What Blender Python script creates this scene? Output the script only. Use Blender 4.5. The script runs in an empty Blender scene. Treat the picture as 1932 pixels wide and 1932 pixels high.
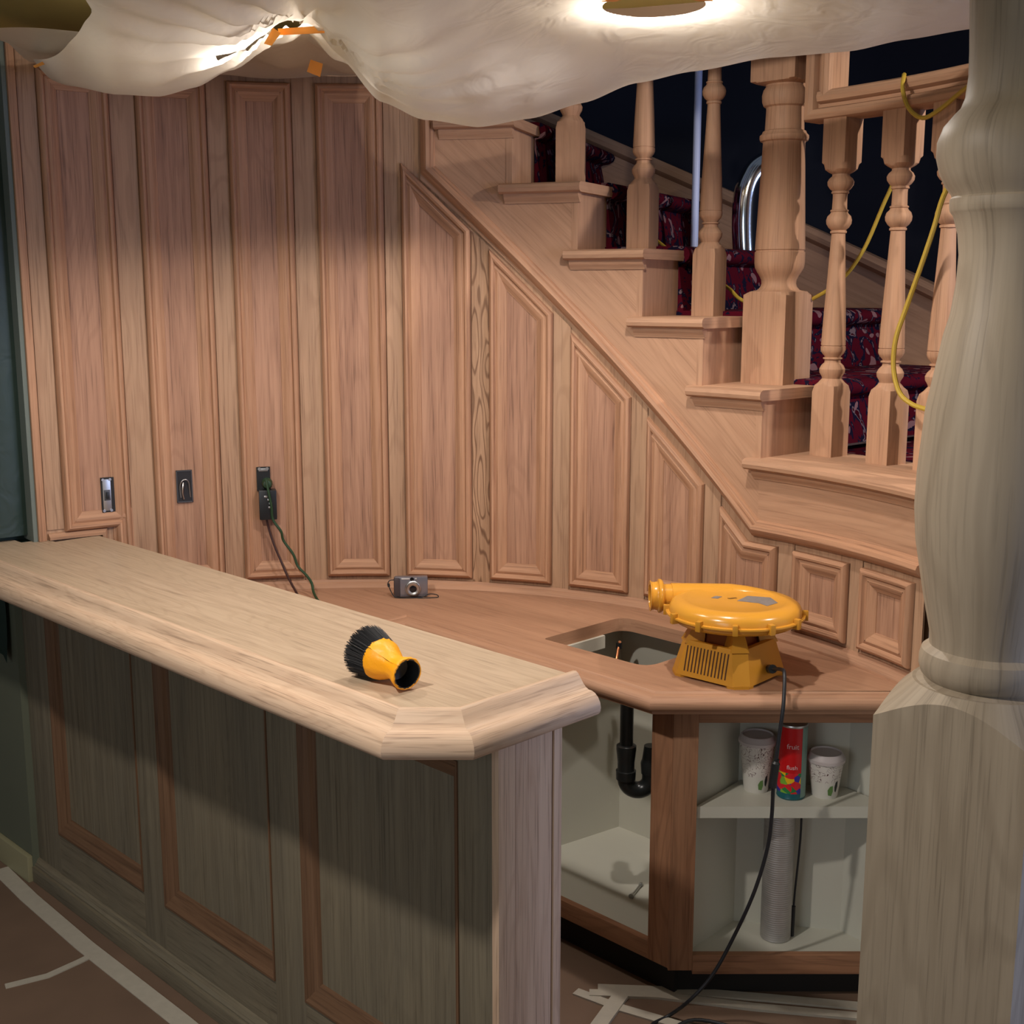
import bpy, bmesh, math, random
from mathutils import Vector, Matrix
from mathutils.geometry import tessellate_polygon
random.seed(7)
PI = math.pi
R_ = math.radians
SC = bpy.context.scene
COL = SC.collection

# ---------------------------------------------------------------- camera, world, lights, exposure
HC = 1.8
cam = bpy.data.cameras.new('camera'); camo = bpy.data.objects.new('camera', cam); COL.objects.link(camo)
camo.location = (0, 0, HC); camo.rotation_euler = (R_(90-10.25), 0, 0)
cam.sensor_width = 36; cam.lens = 2327/1932*36; cam.clip_start = .02
SC.camera = camo
SC.view_settings.view_transform = 'Standard'; SC.view_settings.look = 'None'
SC.view_settings.gamma = 1; SC.view_settings.use_curve_mapping = False
SC.view_settings.exposure = -0.02
w = bpy.data.worlds.new('world'); SC.world = w; w.use_nodes = True
w.node_tree.nodes['Background'].inputs[0].default_value = (.75, .85, 1, 1)
w.node_tree.nodes['Background'].inputs[1].default_value = .10

def light(kind, loc, energy, color, target=None, **kw):
    l = bpy.data.lights.new('lamp', kind); l.energy = energy; l.color = color
    for k, v in kw.items(): setattr(l, k, v)
    o = bpy.data.objects.new('lamp', l); COL.objects.link(o); o.location = loc
    if target is not None:
        o.rotation_euler = (Vector(target)-Vector(loc)).to_track_quat('-Z', 'Y').to_euler()
    return o
WARM = (1, .925, .86)
CAN1 = (.297, 2.73); CAN2 = (-.57, 2.93)
light('SPOT', (CAN1[0], CAN1[1], 2.425), 34, WARM, target=(CAN1[0], CAN1[1], 0), shadow_soft_size=.03, spot_size=R_(166), spot_blend=.4)
light('SPOT', (CAN2[0], CAN2[1], 2.374), 22, WARM, target=(CAN2[0]+.02, CAN2[1]+.05, 0), shadow_soft_size=.02, spot_size=R_(134), spot_blend=.22)
light('POINT', (CAN2[0], CAN2[1], 2.475), 5, WARM, shadow_soft_size=.015)
light('POINT', (CAN1[0], CAN1[1], 2.475), 10.5, WARM, shadow_soft_size=.015)
light('SPOT', (-.80, 1.50, 2.43), 92, WARM, target=(-.76, 1.62, 0), shadow_soft_size=.04, spot_size=R_(156), spot_blend=.3)      # can over the bar front
light('SPOT', (2.1, 2.2, 2.75), 104, (1, .90, .82), target=(.86, 3.35, 1.6), shadow_soft_size=.03, spot_size=R_(60), spot_blend=.5)  # landing light
light('AREA', (2.6, .9, 1.5), 38, (.48, .60, 1), target=(.5, 1.8, 1.1), shape='RECTANGLE', size=1.0, size_y=1.2)         # window on the right
light('AREA', (-1.8, -.9, 1.6), 22, (.84, .92, 1), target=(-.5, 3, .9), shape='RECTANGLE', size=1.4, size_y=1.4)            # cool soft fill added behind the camera to lighten the left bar panels

# ---------------------------------------------------------------- projection helpers: pixel -> point
PC, PS = math.cos(math.atan(421/2327)), math.sin(math.atan(421/2327))
def ray(x, y):
    u = (x-966)/2327; v = (966-y)/2327
    return Vector((u, PC+v*PS, -PS+v*PC))
def az(x, y, z):
    d = ray(x, y); return Vector((0, 0, HC))+d*((z-HC)/d.z)
def vy(x, y, Y):
    d = ray(x, y); return Vector((0, 0, HC))+d*(Y/d.y)
CX, CY, RR = -.45, 2.37, 1.51          # plan circle of the curved panelled wall
def cyl(x, y, r=RR):
    d = ray(x, y); a = d.x**2+d.y**2; b = -2*(d.x*CX+d.y*CY); c = CX**2+CY**2-r*r
    t = (-b+math.sqrt(b*b-4*a*c))/(2*a)
    p = Vector((0, 0, HC))+d*t
    return math.degrees(math.atan2(p.y-CY, p.x-CX)), p.z
def W(th, z, h=0):                     # theta (deg), height, offset into the room -> world
    r = RR-h; return Vector((CX+r*math.cos(R_(th)), CY+r*math.sin(R_(th)), z))
def flat(p):                           # flat wall space (s, h, z) -> world
    return W(math.degrees(p[0]/RR), p[2], p[1])
def S(th): return R_(th)*RR
E1 = Vector((.70711, -.70711, 0)); E2 = Vector((.70711, .70711, 0))
def bar(p):                            # bar space (d, c, z), d = x-y, c = x+y
    return Vector(((p[0]+p[1])/2, (p[1]-p[0])/2, p[2]))

# ---------------------------------------------------------------- object helpers
def tag(o, label=None, cat=None, group=None, kind=None):
    if label: o['label'] = label
    if cat: o['category'] = cat
    if group: o['group'] = group
    if kind: o['kind'] = kind
    return o
def thing(name, loc=(0, 0, 0), label=None, cat=None, group=None, rz=0):
    o = bpy.data.objects.new(name, None); COL.objects.link(o); o.location = loc; o.rotation_euler = (0, 0, rz)
    o.empty_display_size = .05
    return tag(o, label, cat, group)

class M:
    """collects geometry in some space, turns it into one mesh object"""
    def __init__(s): s.v = []; s.f = []; s.uv = []; s.g = []
    def add(s, vs, fs, grain=(0, 0, 1), uv=None):
        b = len(s.v); s.v += [Vector(p) for p in vs]
        for f in fs:
            s.f.append([b+i for i in f])
            s.g.append(Vector(grain).normalized()); s.uv.append([uv[i] for i in f] if uv else None)
        return s
    def box(s, x0, x1, y0, y1, z0, z1, grain=(0, 0, 1), bev=0):
        bm = bmesh.new()
        vs = [bm.verts.new(p) for p in ((x0,y0,z0),(x1,y0,z0),(x1,y1,z0),(x0,y1,z0),(x0,y0,z1),(x1,y0,z1),(x1,y1,z1),(x0,y1,z1))]
        for f in ((0,3,2,1),(4,5,6,7),(0,1,5,4),(1,2,6,5),(2,3,7,6),(3,0,4,7)): bm.faces.new([vs[i] for i in f])
        if bev: bmesh.ops.bevel(bm, geom=bm.edges[:], offset=bev, segments=2, affect='EDGES', profile=.6)
        return s.bm(bm, grain)
    def bm(s, bm, grain=(0, 0, 1), mat=None):
        bm.verts.index_update()
        s.add([(mat @ v.co) if mat else v.co.copy() for v in bm.verts], [[v.index for v in f.verts] for f in bm.faces], grain)
        bm.free(); return s
    def prism(s, loops, z0, z1, grain=(1, 0, 0)):
        pts = [Vector((p[0], p[1], 0)) for lp in loops for p in lp]
        tris = tessellate_polygon([[Vector((p[0], p[1], 0)) for p in lp] for lp in loops])
        n = len(pts); vs = [(p.x, p.y, z0) for p in pts]+[(p.x, p.y, z1) for p in pts]
        fs = [list(t) for t in tris]+[[i+n for i in t] for t in tris]
        b = 0
        for lp in loops:
            k = len(lp)
            for i in range(k): j = (i+1) % k; fs.append([b+i, b+j, b+j+n, b+i+n])
            b += k
        return s.add(vs, fs, grain)
    def extr(s, prof, a0, a1, n=1, axis='x', grain=None):
        """closed profile (p,q) pulled along an axis. x: (h,z) profile; y: (s,z) profile; z: (x,y) profile"""
        k = len(prof); vs = []
        for i in range(n+1):
            a = a0+(a1-a0)*i/n
            for p, q in prof: vs.append((a, p, q) if axis == 'x' else (p, a, q) if axis == 'y' else (p, q, a))
        fs = [[i*k+j, i*k+(j+1) % k, (i+1)*k+(j+1) % k, (i+1)*k+j] for i in range(n) for j in range(k)]
        tr = tessellate_polygon([[Vector((p, q, 0)) for p, q in prof]])
        fs += [list(t) for t in tr]+[[x+n*k for x in t] for t in tr]
        return s.add(vs, fs, grain or {'x': (1,0,0), 'y': (0,1,0), 'z': (0,0,1)}[axis])
    def loft(s, secs, half=None, seg=32, c=(0, 0, 0), caps=True, off=0.0, ax=None):
        """turned body; radius is cut by a square of the given half side"""
        vs = []; uv = []; fs = []
        hs = half or .05
        for (z, r) in secs:
            for i in range(seg+1):
                a = 2*PI*i/seg+PI/4
                q = r if half is None else min(r, half/max(abs(math.cos(a)), abs(math.sin(a))))
                p = Vector((q*math.cos(a+off), q*math.sin(a+off), z))
                if ax is not None: p = ax @ p
                vs.append(Vector(c)+p); uv.append((z, a*hs*1.2))
        k = seg+1
        for i in range(len(secs)-1):
            for j in range(seg): fs.append([i*k+j, i*k+j+1, (i+1)*k+j+1, (i+1)*k+j])
        if caps:
            fs.append(list(range(seg))[::-1]); fs.append([(len(secs)-1)*k+j for j in range(seg)])
        return s.add(vs, fs, uv=uv)
    def tube(s, pts, r, seg=10, sub=6, closed=False):
        pts = [Vector(p) for p in pts]
        if sub > 1 and len(pts) > 2:
            q = []
            for i in range(len(pts)-1):
                p0 = pts[max(i-1, 0)]; p1 = pts[i]; p2 = pts[i+1]; p3 = pts[min(i+2, len(pts)-1)]
                for k in range(sub):
                    t = k/sub
                    q.append(.5*((2*p1)+(p2-p0)*t+(2*p0-5*p1+4*p2-p3)*t*t+(3*p1-p0-3*p2+p3)*t**3))
            q.append(pts[-1]); pts = q
        n = len(pts); rr = r if callable(r) else (lambda t: r)
        vs = []; uv = []; fs = []; up = Vector((0, 0, 1)); L = 0
        t0 = (pts[1]-pts[0]).normalized()
        nrm = t0.cross(up) if t0.cross(up).length > .1 else t0.cross(Vector((1, 0, 0)))
        nrm.normalize()
        for i, p in enumerate(pts):
            t = (pts[min(i+1, n-1)]-pts[max(i-1, 0)]).normalized()
            nrm = (nrm-t*nrm.dot(t)).normalized(); b = t.cross(nrm)
            if i: L += (p-pts[i-1]).length
            for j in range(seg+1):
                a = 2*PI*j/seg; q = rr(i/(n-1))
                vs.append(p+(nrm*math.cos(a)+b*math.sin(a))*q); uv.append((L, a*q))
        for i in range(n-1):
            for j in range(seg): fs.append([i*(seg+1)+j, i*(seg+1)+j+1, (i+1)*(seg+1)+j+1, (i+1)*(seg+1)+j])
        fs.append(list(range(seg))); fs.append([(n-1)*(seg+1)+j for j in range(seg)][::-1])
        return s.add(vs, fs, uv=uv)
    def sweep(s, path, prof, closed=False, side=1, flatz=False, step=None, ends=True):
        """path 2D points; prof (w,h): w offsets to the left of travel*side (mitred), h is height.
        flatz=False: path in plan (x,y), h = z.   flatz=True: path on the wall (s,z), h = into the room"""
        P = [Vector((p[0], p[1])) for p in path]
        if step:
            q = []; m = len(P) if closed else len(P)-1
            for i in range(m):
                a, b = P[i], P[(i+1) % len(P)]; k = max(1, int(abs(b.x-a.x)/step+.999))
                for t in range(k): q.append(a.lerp(b, t/k))
            if not closed: q.append(P[-1])
            P = q
        n = len(P); off = []
        for i in range(n):
            a = P[i-1] if (closed or i > 0) else None; b = P[i]; c = P[(i+1) % n] if (closed or i < n-1) else None
            d1 = (b-a).normalized() if a is not None else (c-b).normalized()
            d2 = (c-b).normalized() if c is not None else d1
            n1 = Vector((-d1.y, d1.x)); n2 = Vector((-d2.y, d2.x)); m_ = (n1+n2)
            m_ = m_/(m_.dot(n1)) if m_.length > 1e-6 else n1
            off.append(m_*side)
        k = len(prof); vs = []
        for i in range(n):
            for (w_, h) in prof:
                q = P[i]+off[i]*w_
                vs.append((q.x, h, q.y) if flatz else (q.x, q.y, h))
        m = n if closed else n-1
        for i in range(m):
            j = (i+1) % n; d = (P[j]-P[i]).normalized(); g = (d.x, 0, d.y) if flatz else (d.x, d.y, 0)
            s.add([], [])
            idx = len(s.v)
            vv = [vs[i*k+t] for t in range(k)]+[vs[j*k+t] for t in range(k)]
            s.add(vv, [[t, t+1, k+t+1, k+t] for t in range(k-1)]+([[k-1, 0, k, 2*k-1]] if ends else []), g)
        if not closed and ends:
            tr = tessellate_polygon([[Vector((p, q, 0)) for p, q in prof]])
            s.add(vs[:k], [list(t) for t in tr]); s.add(vs[-k:], [list(t) for t in tr])
        return s
    def build(s, name, mat, parent=None, fn=None, smooth=30, label=None, weld=True, kind=None, bevel=0):
        me = bpy.data.meshes.new(name)
        out = [fn(v) if fn else v for v in s.v]
        me.from_pydata([tuple(v) for v in out], [], s.f)
        ul = me.uv_layers.new(name='UVMap'); li = 0; dat = []
        for fi, f in enumerate(s.f):
            if s.uv[fi]:
                dat += [c for q in s.uv[fi] for c in q]
            else:
                a = [s.v[i] for i in f]
                nn = Vector((0, 0, 0))
                for i in range(len(a)): nn += (a[i]-a[0]).cross(a[(i+1) % len(a)]-a[0])
                nn = nn.normalized() if nn.length > 1e-12 else Vector((0, 0, 1))
                g = s.g[fi]-nn*s.g[fi].dot(nn)
                if g.length < .15:
                    g = Vector((1, 0, 0))-nn*nn.x
                    if g.length < .15: g = Vector((0, 1, 0))-nn*nn.y
                g.normalize(); b = nn.cross(g)
                for p in a: dat += [p.dot(g), p.dot(b)]
        ul.data.foreach_set('uv', dat)
        if weld:
            bm = bmesh.new(); bm.from_mesh(me)
            bmesh.ops.remove_doubles(bm, verts=bm.verts[:], dist=.00005)
            bmesh.ops.recalc_face_normals(bm, faces=bm.faces[:])
            bm.to_mesh(me); bm.free()
        for p in me.polygons: p.use_smooth = True
        me.set_sharp_from_angle(angle=R_(smooth))
        me.materials.append(mat)
        o = bpy.data.objects.new(name, me); COL.objects.link(o)
        if parent:
            o.parent = parent
            if parent.location.length > 0 or parent.parent: pass
        if label: o['label'] = label
        if kind: o['kind'] = kind
        return o

# ---------------------------------------------------------------- materials
def srgb(r, g, b):
    f = lambda c: (c/255/12.92) if c <= 10 else ((c/255+.055)/1.055)**2.4
    return (f(r), f(g), f(b), 1)
def new_mat(name):
    m = bpy.data.materials.new(name); m.use_nodes = True; nt = m.node_tree
    return m, nt, nt.nodes['Principled BSDF']
def plain(name, col, rough=.5, metal=0, noise=0, nscale=30, bump=0, **kw):
    m, nt, b = new_mat(name)
    b.inputs['Base Color'].default_value = col; b.inputs['Roughness'].default_value = rough; b.inputs['Metallic'].default_value = metal
    for k, v in kw.items(): b.inputs[k].default_value = v
    if noise or bump:
        tc = nt.nodes.new('ShaderNodeTexCoord'); nz = nt.nodes.new('ShaderNodeTexNoise')
        nz.inputs['Scale'].default_value = nscale; nz.inputs['Detail'].default_value = 5
        nt.links.new(tc.outputs['Object'], nz.inputs['Vector'])
        if noise:
            mx = nt.nodes.new('ShaderNodeMix'); mx.data_type = 'RGBA'
            mx.inputs[6].default_value = [c*(1-noise) for c in col[:3]]+[1]; mx.inputs[7].default_value = [min(1, c*(1+noise)) for c in col[:3]]+[1]
            nt.links.new(nz.outputs[0], mx.inputs[0]); nt.links.new(mx.outputs[2], b.inputs['Base Color'])
        if bump:
            bp = nt.nodes.new('ShaderNodeBump'); bp.inputs['Strength'].default_value = bump; bp.inputs['Distance'].default_value = .004
            nt.links.new(nz.outputs[0], bp.inputs['Height']); nt.links.new(bp.outputs[0], b.inputs['Normal'])
    return m
def wood(name, light_, dark_, pore=.45, rough=.6, blotch=.25, cath=.35, tint=None, gscale=1.0, streaky=.5):
    """oak: long streaks, cathedral rings and dark pores along U of the UV map"""
    m, nt, b = new_mat(name); N = nt.nodes; L = nt.links
    uv = N.new('ShaderNodeUVMap'); uv.uv_map = 'UVMap'
    oi = N.new('ShaderNodeObjectInfo')
    sep = N.new('ShaderNodeSeparateXYZ'); L.new(uv.outputs[0], sep.inputs[0])
    rnd = N.new('ShaderNodeMath'); rnd.operation = 'MULTIPLY'; rnd.inputs[1].default_value = 37; L.new(oi.outputs['Random'], rnd.inputs[0])
    def vec(su, sv):
        a = N.new('ShaderNodeMath'); a.operation = 'MULTIPLY'; a.inputs[1].default_value = su*gscale; L.new(sep.outputs[0], a.inputs[0])
        c = N.new('ShaderNodeMath'); c.operation = 'MULTIPLY'; c.inputs[1].default_value = sv*gscale; L.new(sep.outputs[1], c.inputs[0])
        k = N.new('ShaderNodeCombineXYZ'); L.new(a.outputs[0], k.inputs[0]); L.new(c.outputs[0], k.inputs[1]); L.new(rnd.outputs[0], k.inputs[2])
        return k
    def noise(su, sv, det=4, rough_=.6, dist=0):
        n = N.new('ShaderNodeTexNoise'); n.inputs['Scale'].default_value = 1; n.inputs['Detail'].default_value = det
        n.inputs['Roughness'].default_value = rough_; n.inputs['Distortion'].default_value = dist
        L.new(vec(su, sv).outputs[0], n.inputs['Vector']); return n
    def ramp(src, stops):
        r = N.new('ShaderNodeValToRGB'); e = r.color_ramp.elements
        e[0].position, e[0].color = stops[0][0], (stops[0][1],)*3+(1,)
        e[1].position, e[1].color = stops[-1][0], (stops[-1][1],)*3+(1,)
        for p, c in stops[1:-1]:
            q = e.new(p); q.color = (c, c, c, 1)
        L.new(src, r.inputs[0]); return r
    streak = noise(1.6, 45, 5)
    # cathedral rings: sine of (v + warped noise)
    warp = noise(1.1, 5.5, 2, .45)
    ma = N.new('ShaderNodeMath'); ma.operation = 'MULTIPLY'; ma.inputs[1].default_value = 95; L.new(warp.outputs[0], ma.inputs[0])
    si = N.new('ShaderNodeMath'); si.operation = 'SINE'; L.new(ma.outputs[0], si.inputs[0])
    ring = ramp(si.outputs[0], [(.35, 0), (.98, 1)])
    pores = noise(6, 230, 2, .5)
    pr = ramp(pores.outputs[0], [(.53, 0), (.64, 1)])
    pm = N.new('ShaderNodeMath'); pm.operation = 'MULTIPLY'; L.new(pr.outputs[0], pm.inputs[0])
    band = ramp(streak.outputs[0], [(.38, .15), (.65, 1)]); L.new(band.outputs[0], pm.inputs[1])
    st = ramp(streak.outputs[0], [(.35, 0), (.7, 1)])
    def mix(f, a, bb, fac=None):
        x = N.new('ShaderNodeMix'); x.data_type = 'RGBA'
        if isinstance(f, (int, float)): x.inputs[0].default_value = f
        else:
            q = N.new('ShaderNodeMath'); q.operation = 'MULTIPLY'; q.inputs[1].default_value = fac; L.new(f, q.inputs[0]); L.new(q.outputs[0], x.inputs[0])
        for i, s_ in ((6, a), (7, bb)):
            if isinstance(s_, tuple): x.inputs[i].default_value = s_
            else: L.new(s_, x.inputs[i])
        return x.outputs[2]
    c = mix(st.outputs[0], light_, dark_, streaky)
    c = mix(ring.outputs[0], c, dark_, cath)
    bl = noise(1.3, 4, 3)
    blr = ramp(bl.outputs[0], [(.35, 0), (.7, 1)])
    t = tint or tuple(x*.72 for x in light_[:3])+(1,)
    c = mix(blr.outputs[0], c, t, blotch)
    c = mix(pm.outputs[0], c, tuple(x*.42 for x in dark_[:3])+(1,), pore)
    L.new(c, b.inputs['Base Color']); b.inputs['Roughness'].default_value = rough
    b.inputs['Specular IOR Level'].default_value = .25
    bp = N.new('ShaderNodeBump'); bp.inputs['Strength'].default_value = .12; bp.inputs['Distance'].default_value = .001; bp.invert = True
    L.new(pm.outputs[0], bp.inputs['Height']); L.new(bp.outputs[0], b.inputs['Normal'])
    return m

OAK_FIELD = wood('oak_field', srgb(184, 142, 114), srgb(132, 94, 74), tint=srgb(156, 112, 94), cath=.2, streaky=.65, pore=.55)
OAK_STILE = wood('oak_stile', srgb(182, 146, 116), srgb(142, 106, 82), tint=srgb(168, 140, 112), cath=.3)
OAK_WILD = wood('oak_flame_grain', srgb(184, 146, 114), srgb(112, 80, 58), cath=.95, gscale=2.2)
OAK_MOULD = wood('oak_moulding', srgb(188, 144, 112), srgb(138, 96, 72), cath=.1)
OAK_STAIR = wood('oak_stair', srgb(186, 146, 116), srgb(154, 114, 88), cath=.2, pore=.3)
OAK_POST = wood('oak_post', srgb(190, 148, 116), srgb(158, 116, 90), cath=.2, pore=.35)
OAK_TOP = wood('oak_worktop', srgb(178, 137, 108), srgb(148, 106, 82), cath=.15, pore=.35, blotch=.3)
OAK_BAR = wood('oak_bar_top', srgb(190, 168, 142), srgb(158, 134, 110), cath=.25, pore=.4, tint=srgb(168, 150, 122), rough=.45)
OAK_RAIL = wood('oak_bar_rail', srgb(212, 184, 156), srgb(176, 144, 118), cath=.3, pore=.55, tint=srgb(190, 156, 130), rough=.4)
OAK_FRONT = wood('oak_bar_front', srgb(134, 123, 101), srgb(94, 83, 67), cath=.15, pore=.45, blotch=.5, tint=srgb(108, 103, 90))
OAK_STAIN = wood('oak_stained_moulding', srgb(120, 90, 66), srgb(84, 58, 40), cath=.1)
OAK_CAB = wood('oak_cabinet', srgb(168, 120, 88), srgb(116, 78, 56), cath=.4, pore=.4, blotch=.5, tint=srgb(150, 118, 92))
OAK_NEWEL = wood('oak_bleached', srgb(158, 144, 124), srgb(122, 108, 90), cath=.3, pore=.35, blotch=.35, tint=srgb(146, 130, 106), rough=.5)
WHITE_M = plain('white_melamine', srgb(196, 194, 180), .4, noise=.05, nscale=6)
BLACK = plain('black_plastic', (.012, .013, .014, 1), .38)
BLACK_ABS = plain('black_pipe', (.012, .014, .014, 1), .3)
RUBBER = plain('black_rubber', (.014, .014, .016, 1), .55)
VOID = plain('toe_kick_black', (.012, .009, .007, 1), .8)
METAL = plain('zinc_steel', (.55, .55, .54, 1), .35, 1)
STEELBOX = plain('galvanised_box', (.10, .10, .105, 1), .45, .6, noise=.3, nscale=60)
CHROME = plain('chrome_duct', (.75, .80, .88, 1), .12, 1)
FLEX = plain('aluminium_duct', (.50, .48, .46, 1), .5, .75, noise=.2)
COPPER = plain('copper', (.72, .30, .14, 1), .35, 1)
YEL = plain('yellow_plastic', srgb(212, 150, 52), .22, noise=.06, nscale=20)
YEL_D = plain('yellow_plastic_matt', srgb(194, 136, 40), .4, noise=.06, nscale=20)
TAPEY = plain('yellow_tape', srgb(250, 168, 20), .45, bump=.5, nscale=60)
TAPEO = plain('orange_tape', srgb(234, 150, 40), .5, noise=.05)
TAPEW = plain('white_tape', srgb(190, 182, 166), .6, noise=.12, nscale=40, bump=.2)
BRISTLE = plain('bristle', (.012, .012, .013, 1), .6)
CAMB = plain('camera_shell', srgb(140, 138, 146), .32, .6)
CAMD = plain('camera_grip', srgb(74, 66, 68), .45, .3)
CORDY = plain('yellow_cord', srgb(176, 146, 50), .5)
GREENC = plain('green_cord', srgb(34, 62, 36), .5)
BROWNC = plain('brown_cord', srgb(54, 26, 22), .5)
POLE = plain('white_pole', srgb(190, 200, 232), .4)
CEIL = plain('painted_ceiling', srgb(168, 150, 84), .8, noise=.03)
GREENW = plain('green_wall', srgb(98, 102, 84), .8, noise=.08, nscale=6)
NAVY = plain('dark_stair_wall', srgb(20, 24, 38), .9, noise=.2, nscale=3)
PALEW = plain('pale_wall', srgb(196, 200, 200), .7)
BRONZE = plain('bronze_baffle', srgb(64, 44, 26), .5)
PAPER = plain('kraft_paper', srgb(120, 96, 78), .75, noise=.22, nscale=5, bump=.35)
GLASSK = plain('lens_glass', (.01, .01, .012, 1), .06)
STICK = plain('grey_sticker', srgb(126, 122, 120), .3, noise=.4, nscale=90)

def sheet_mat(name, col, tr=.5, gloss=.12, rough=.28):
    m = bpy.data.materials.new(name); m.use_nodes = True; nt = m.node_tree; N = nt.nodes; L = nt.links
    N.remove(N['Principled BSDF']); out = N['Material Output']
    d = N.new('ShaderNodeBsdfDiffuse'); d.inputs[0].default_value = col
    t = N.new('ShaderNodeBsdfTranslucent'); t.inputs[0].default_value = col
    g = N.new('ShaderNodeBsdfGlossy'); g.inputs['Roughness'].default_value = rough
    m1 = N.new('ShaderNodeMixShader'); m1.inputs[0].default_value = tr; L.new(d.outputs[0], m1.inputs[1]); L.new(t.outputs[0], m1.inputs[2])
    m2 = N.new('ShaderNodeMixShader'); m2.inputs[0].default_value = gloss; L.new(m1.outputs[0], m2.inputs[1]); L.new(g.outputs[0], m2.inputs[2])
    L.new(m2.outputs[0], out.inputs[0])
    tc = N.new('ShaderNodeTexCoord'); nz = N.new('ShaderNodeTexNoise'); nz.inputs['Scale'].default_value = 9; nz.inputs['Distortion'].default_value = 1.5
    L.new(tc.outputs['Object'], nz.inputs['Vector']); bp = N.new('ShaderNodeBump'); bp.inputs['Strength'].default_value = .35; bp.inputs['Distance'].default_value = .01
    L.new(nz.outputs[0], bp.inputs['Height'])
    for x in (d, t, g): L.new(bp.outputs[0], x.inputs['Normal'])
    return m
SHEET = sheet_mat('plastic_film', (.74, .69, .61, 1), .36)
TEAL = sheet_mat('teal_plastic_film', (.032, .056, .044, 1), .3, .04, .45)

def carpet_mat():
    m, nt, b = new_mat('floral_carpet'); N = nt.nodes; L = nt.links
    tc = N.new('ShaderNodeTexCoord')
    wn = N.new('ShaderNodeTexNoise'); wn.inputs['Scale'].default_value = 7; wn.inputs['Detail'].default_value = 1
    L.new(tc.outputs['Object'], wn.inputs['Vector'])
    ad = N.new('ShaderNodeMix'); ad.data_type = 'RGBA'; ad.blend_type = 'ADD'; ad.inputs[0].default_value = .35
    L.new(tc.outputs['Object'], ad.inputs[6]); L.new(wn.outputs[1], ad.inputs[7])
    v = N.new('ShaderNodeTexVoronoi'); v.inputs['Scale'].default_value = 12; L.new(ad.outputs[2], v.inputs['Vector'])
    v2 = N.new('ShaderNodeTexNoise'); v2.inputs['Scale'].default_value = 13; v2.inputs['Detail'].default_value = 2; v2.inputs['Distortion'].default_value = 2.2; L.new(tc.outputs['Object'], v2.inputs['Vector'])
    r1 = N.new('ShaderNodeValToRGB'); r1.color_ramp.interpolation = 'CONSTANT'
    e = r1.color_ramp.elements; e[0].position = 0; e[0].color = srgb(78, 14, 28); e[1].position = .52; e[1].color = srgb(24, 20, 40)
    q = e.new(.63); q.color = srgb(112, 94, 98); q = e.new(.68); q.color = srgb(60, 10, 22)
    L.new(v2.outputs[0], r1.inputs[0])
    r2 = N.new('ShaderNodeValToRGB'); r2.color_ramp.interpolation = 'CONSTANT'
    e = r2.color_ramp.elements; e[0].position = 0; e[0].color = (1, 1, 1, 1); e[1].position = .24; e[1].color = (0, 0, 0, 1)
    L.new(v.outputs['Distance'], r2.inputs[0])
    mx = N.new('ShaderNodeMix'); mx.data_type = 'RGBA'; L.new(r2.outputs[0], mx.inputs[0]); L.new(r1.outputs[0], mx.inputs[6]); mx.inputs[7].default_value = srgb(132, 96, 98)
    L.new(mx.outputs[2], b.inputs['Base Color']); b.inputs['Roughness'].default_value = .95; b.inputs['Specular IOR Level'].default_value = .05
    return m
CARPET = carpet_mat()

# ================================================================ SETTING
def struct(o): o['kind'] = 'structure'; return o
m = M(); m.box(-6, 4, -3, 7, -.05, 0); struct(m.build('floor', PAPER))
# ceiling with an opening over the stair
edge = [(-6, -3), (4, -3), (4, 1.6), (1.9, 2.2), (1.1, 2.85), (.75, 3.12), (.3, 3.3), (-.1, 3.36), (-.26, 3.86), (-.26, 5.2), (-6, 5.2)]
def hole(cx, cy, r, n=28): return [(cx+r*math.cos(2*PI*i/n), cy+r*math.sin(2*PI*i/n)) for i in range(n)]
m = M(); m.prism([edge, hole(*CAN1, .10), hole(*CAN2, .08)], 2.50, 2.53); struct(m.build('ceiling', CEIL))

m = M(); m.sweep([(1.9, 2.2), (1.1, 2.85), (.75, 3.12), (.3, 3.3), (-.1, 3.36), (-.26, 3.80)], [(0, 2.437), (0, 2.50), (-.03, 2.50), (-.03, 2.437)])
struct(m.build('trim_3', plain('header_board', srgb(104, 80, 56), .7)))

# curved wall carcass (stile colour), theta 127.8 .. 8
def cap_z(th): return 2.50 if th > 83.4 else (1.135+(th-41.7)*.02379 if th > 41.7 else 1.135)
m = M(); ths = [127.8-i*1.5 for i in range(80)]; ths += [83.41, 83.39, 41.7]; ths = sorted(set([t for t in ths if t >= 18.4]+[18.4]), reverse=True)
vs = []; fs = []
for t in ths:
    zt = cap_z(t)
    for h in (0, -.03):
        vs += [(S(t), h, 0), (S(t), h, zt)]
for i in range(len(ths)-1):
    a, b_ = i*4, i*4+4
    fs += [[a, b_, b_+1, a+1], [a+2, a+3, b_+3, b_+2], [a+1, b_+1, b_+3, a+3]]
fs += [[0, 1, 3, 2]]
m.add(vs, fs, (0, 0, 1))
wall_back = struct(m.build('wall_back', OAK_STILE, fn=flat))

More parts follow.
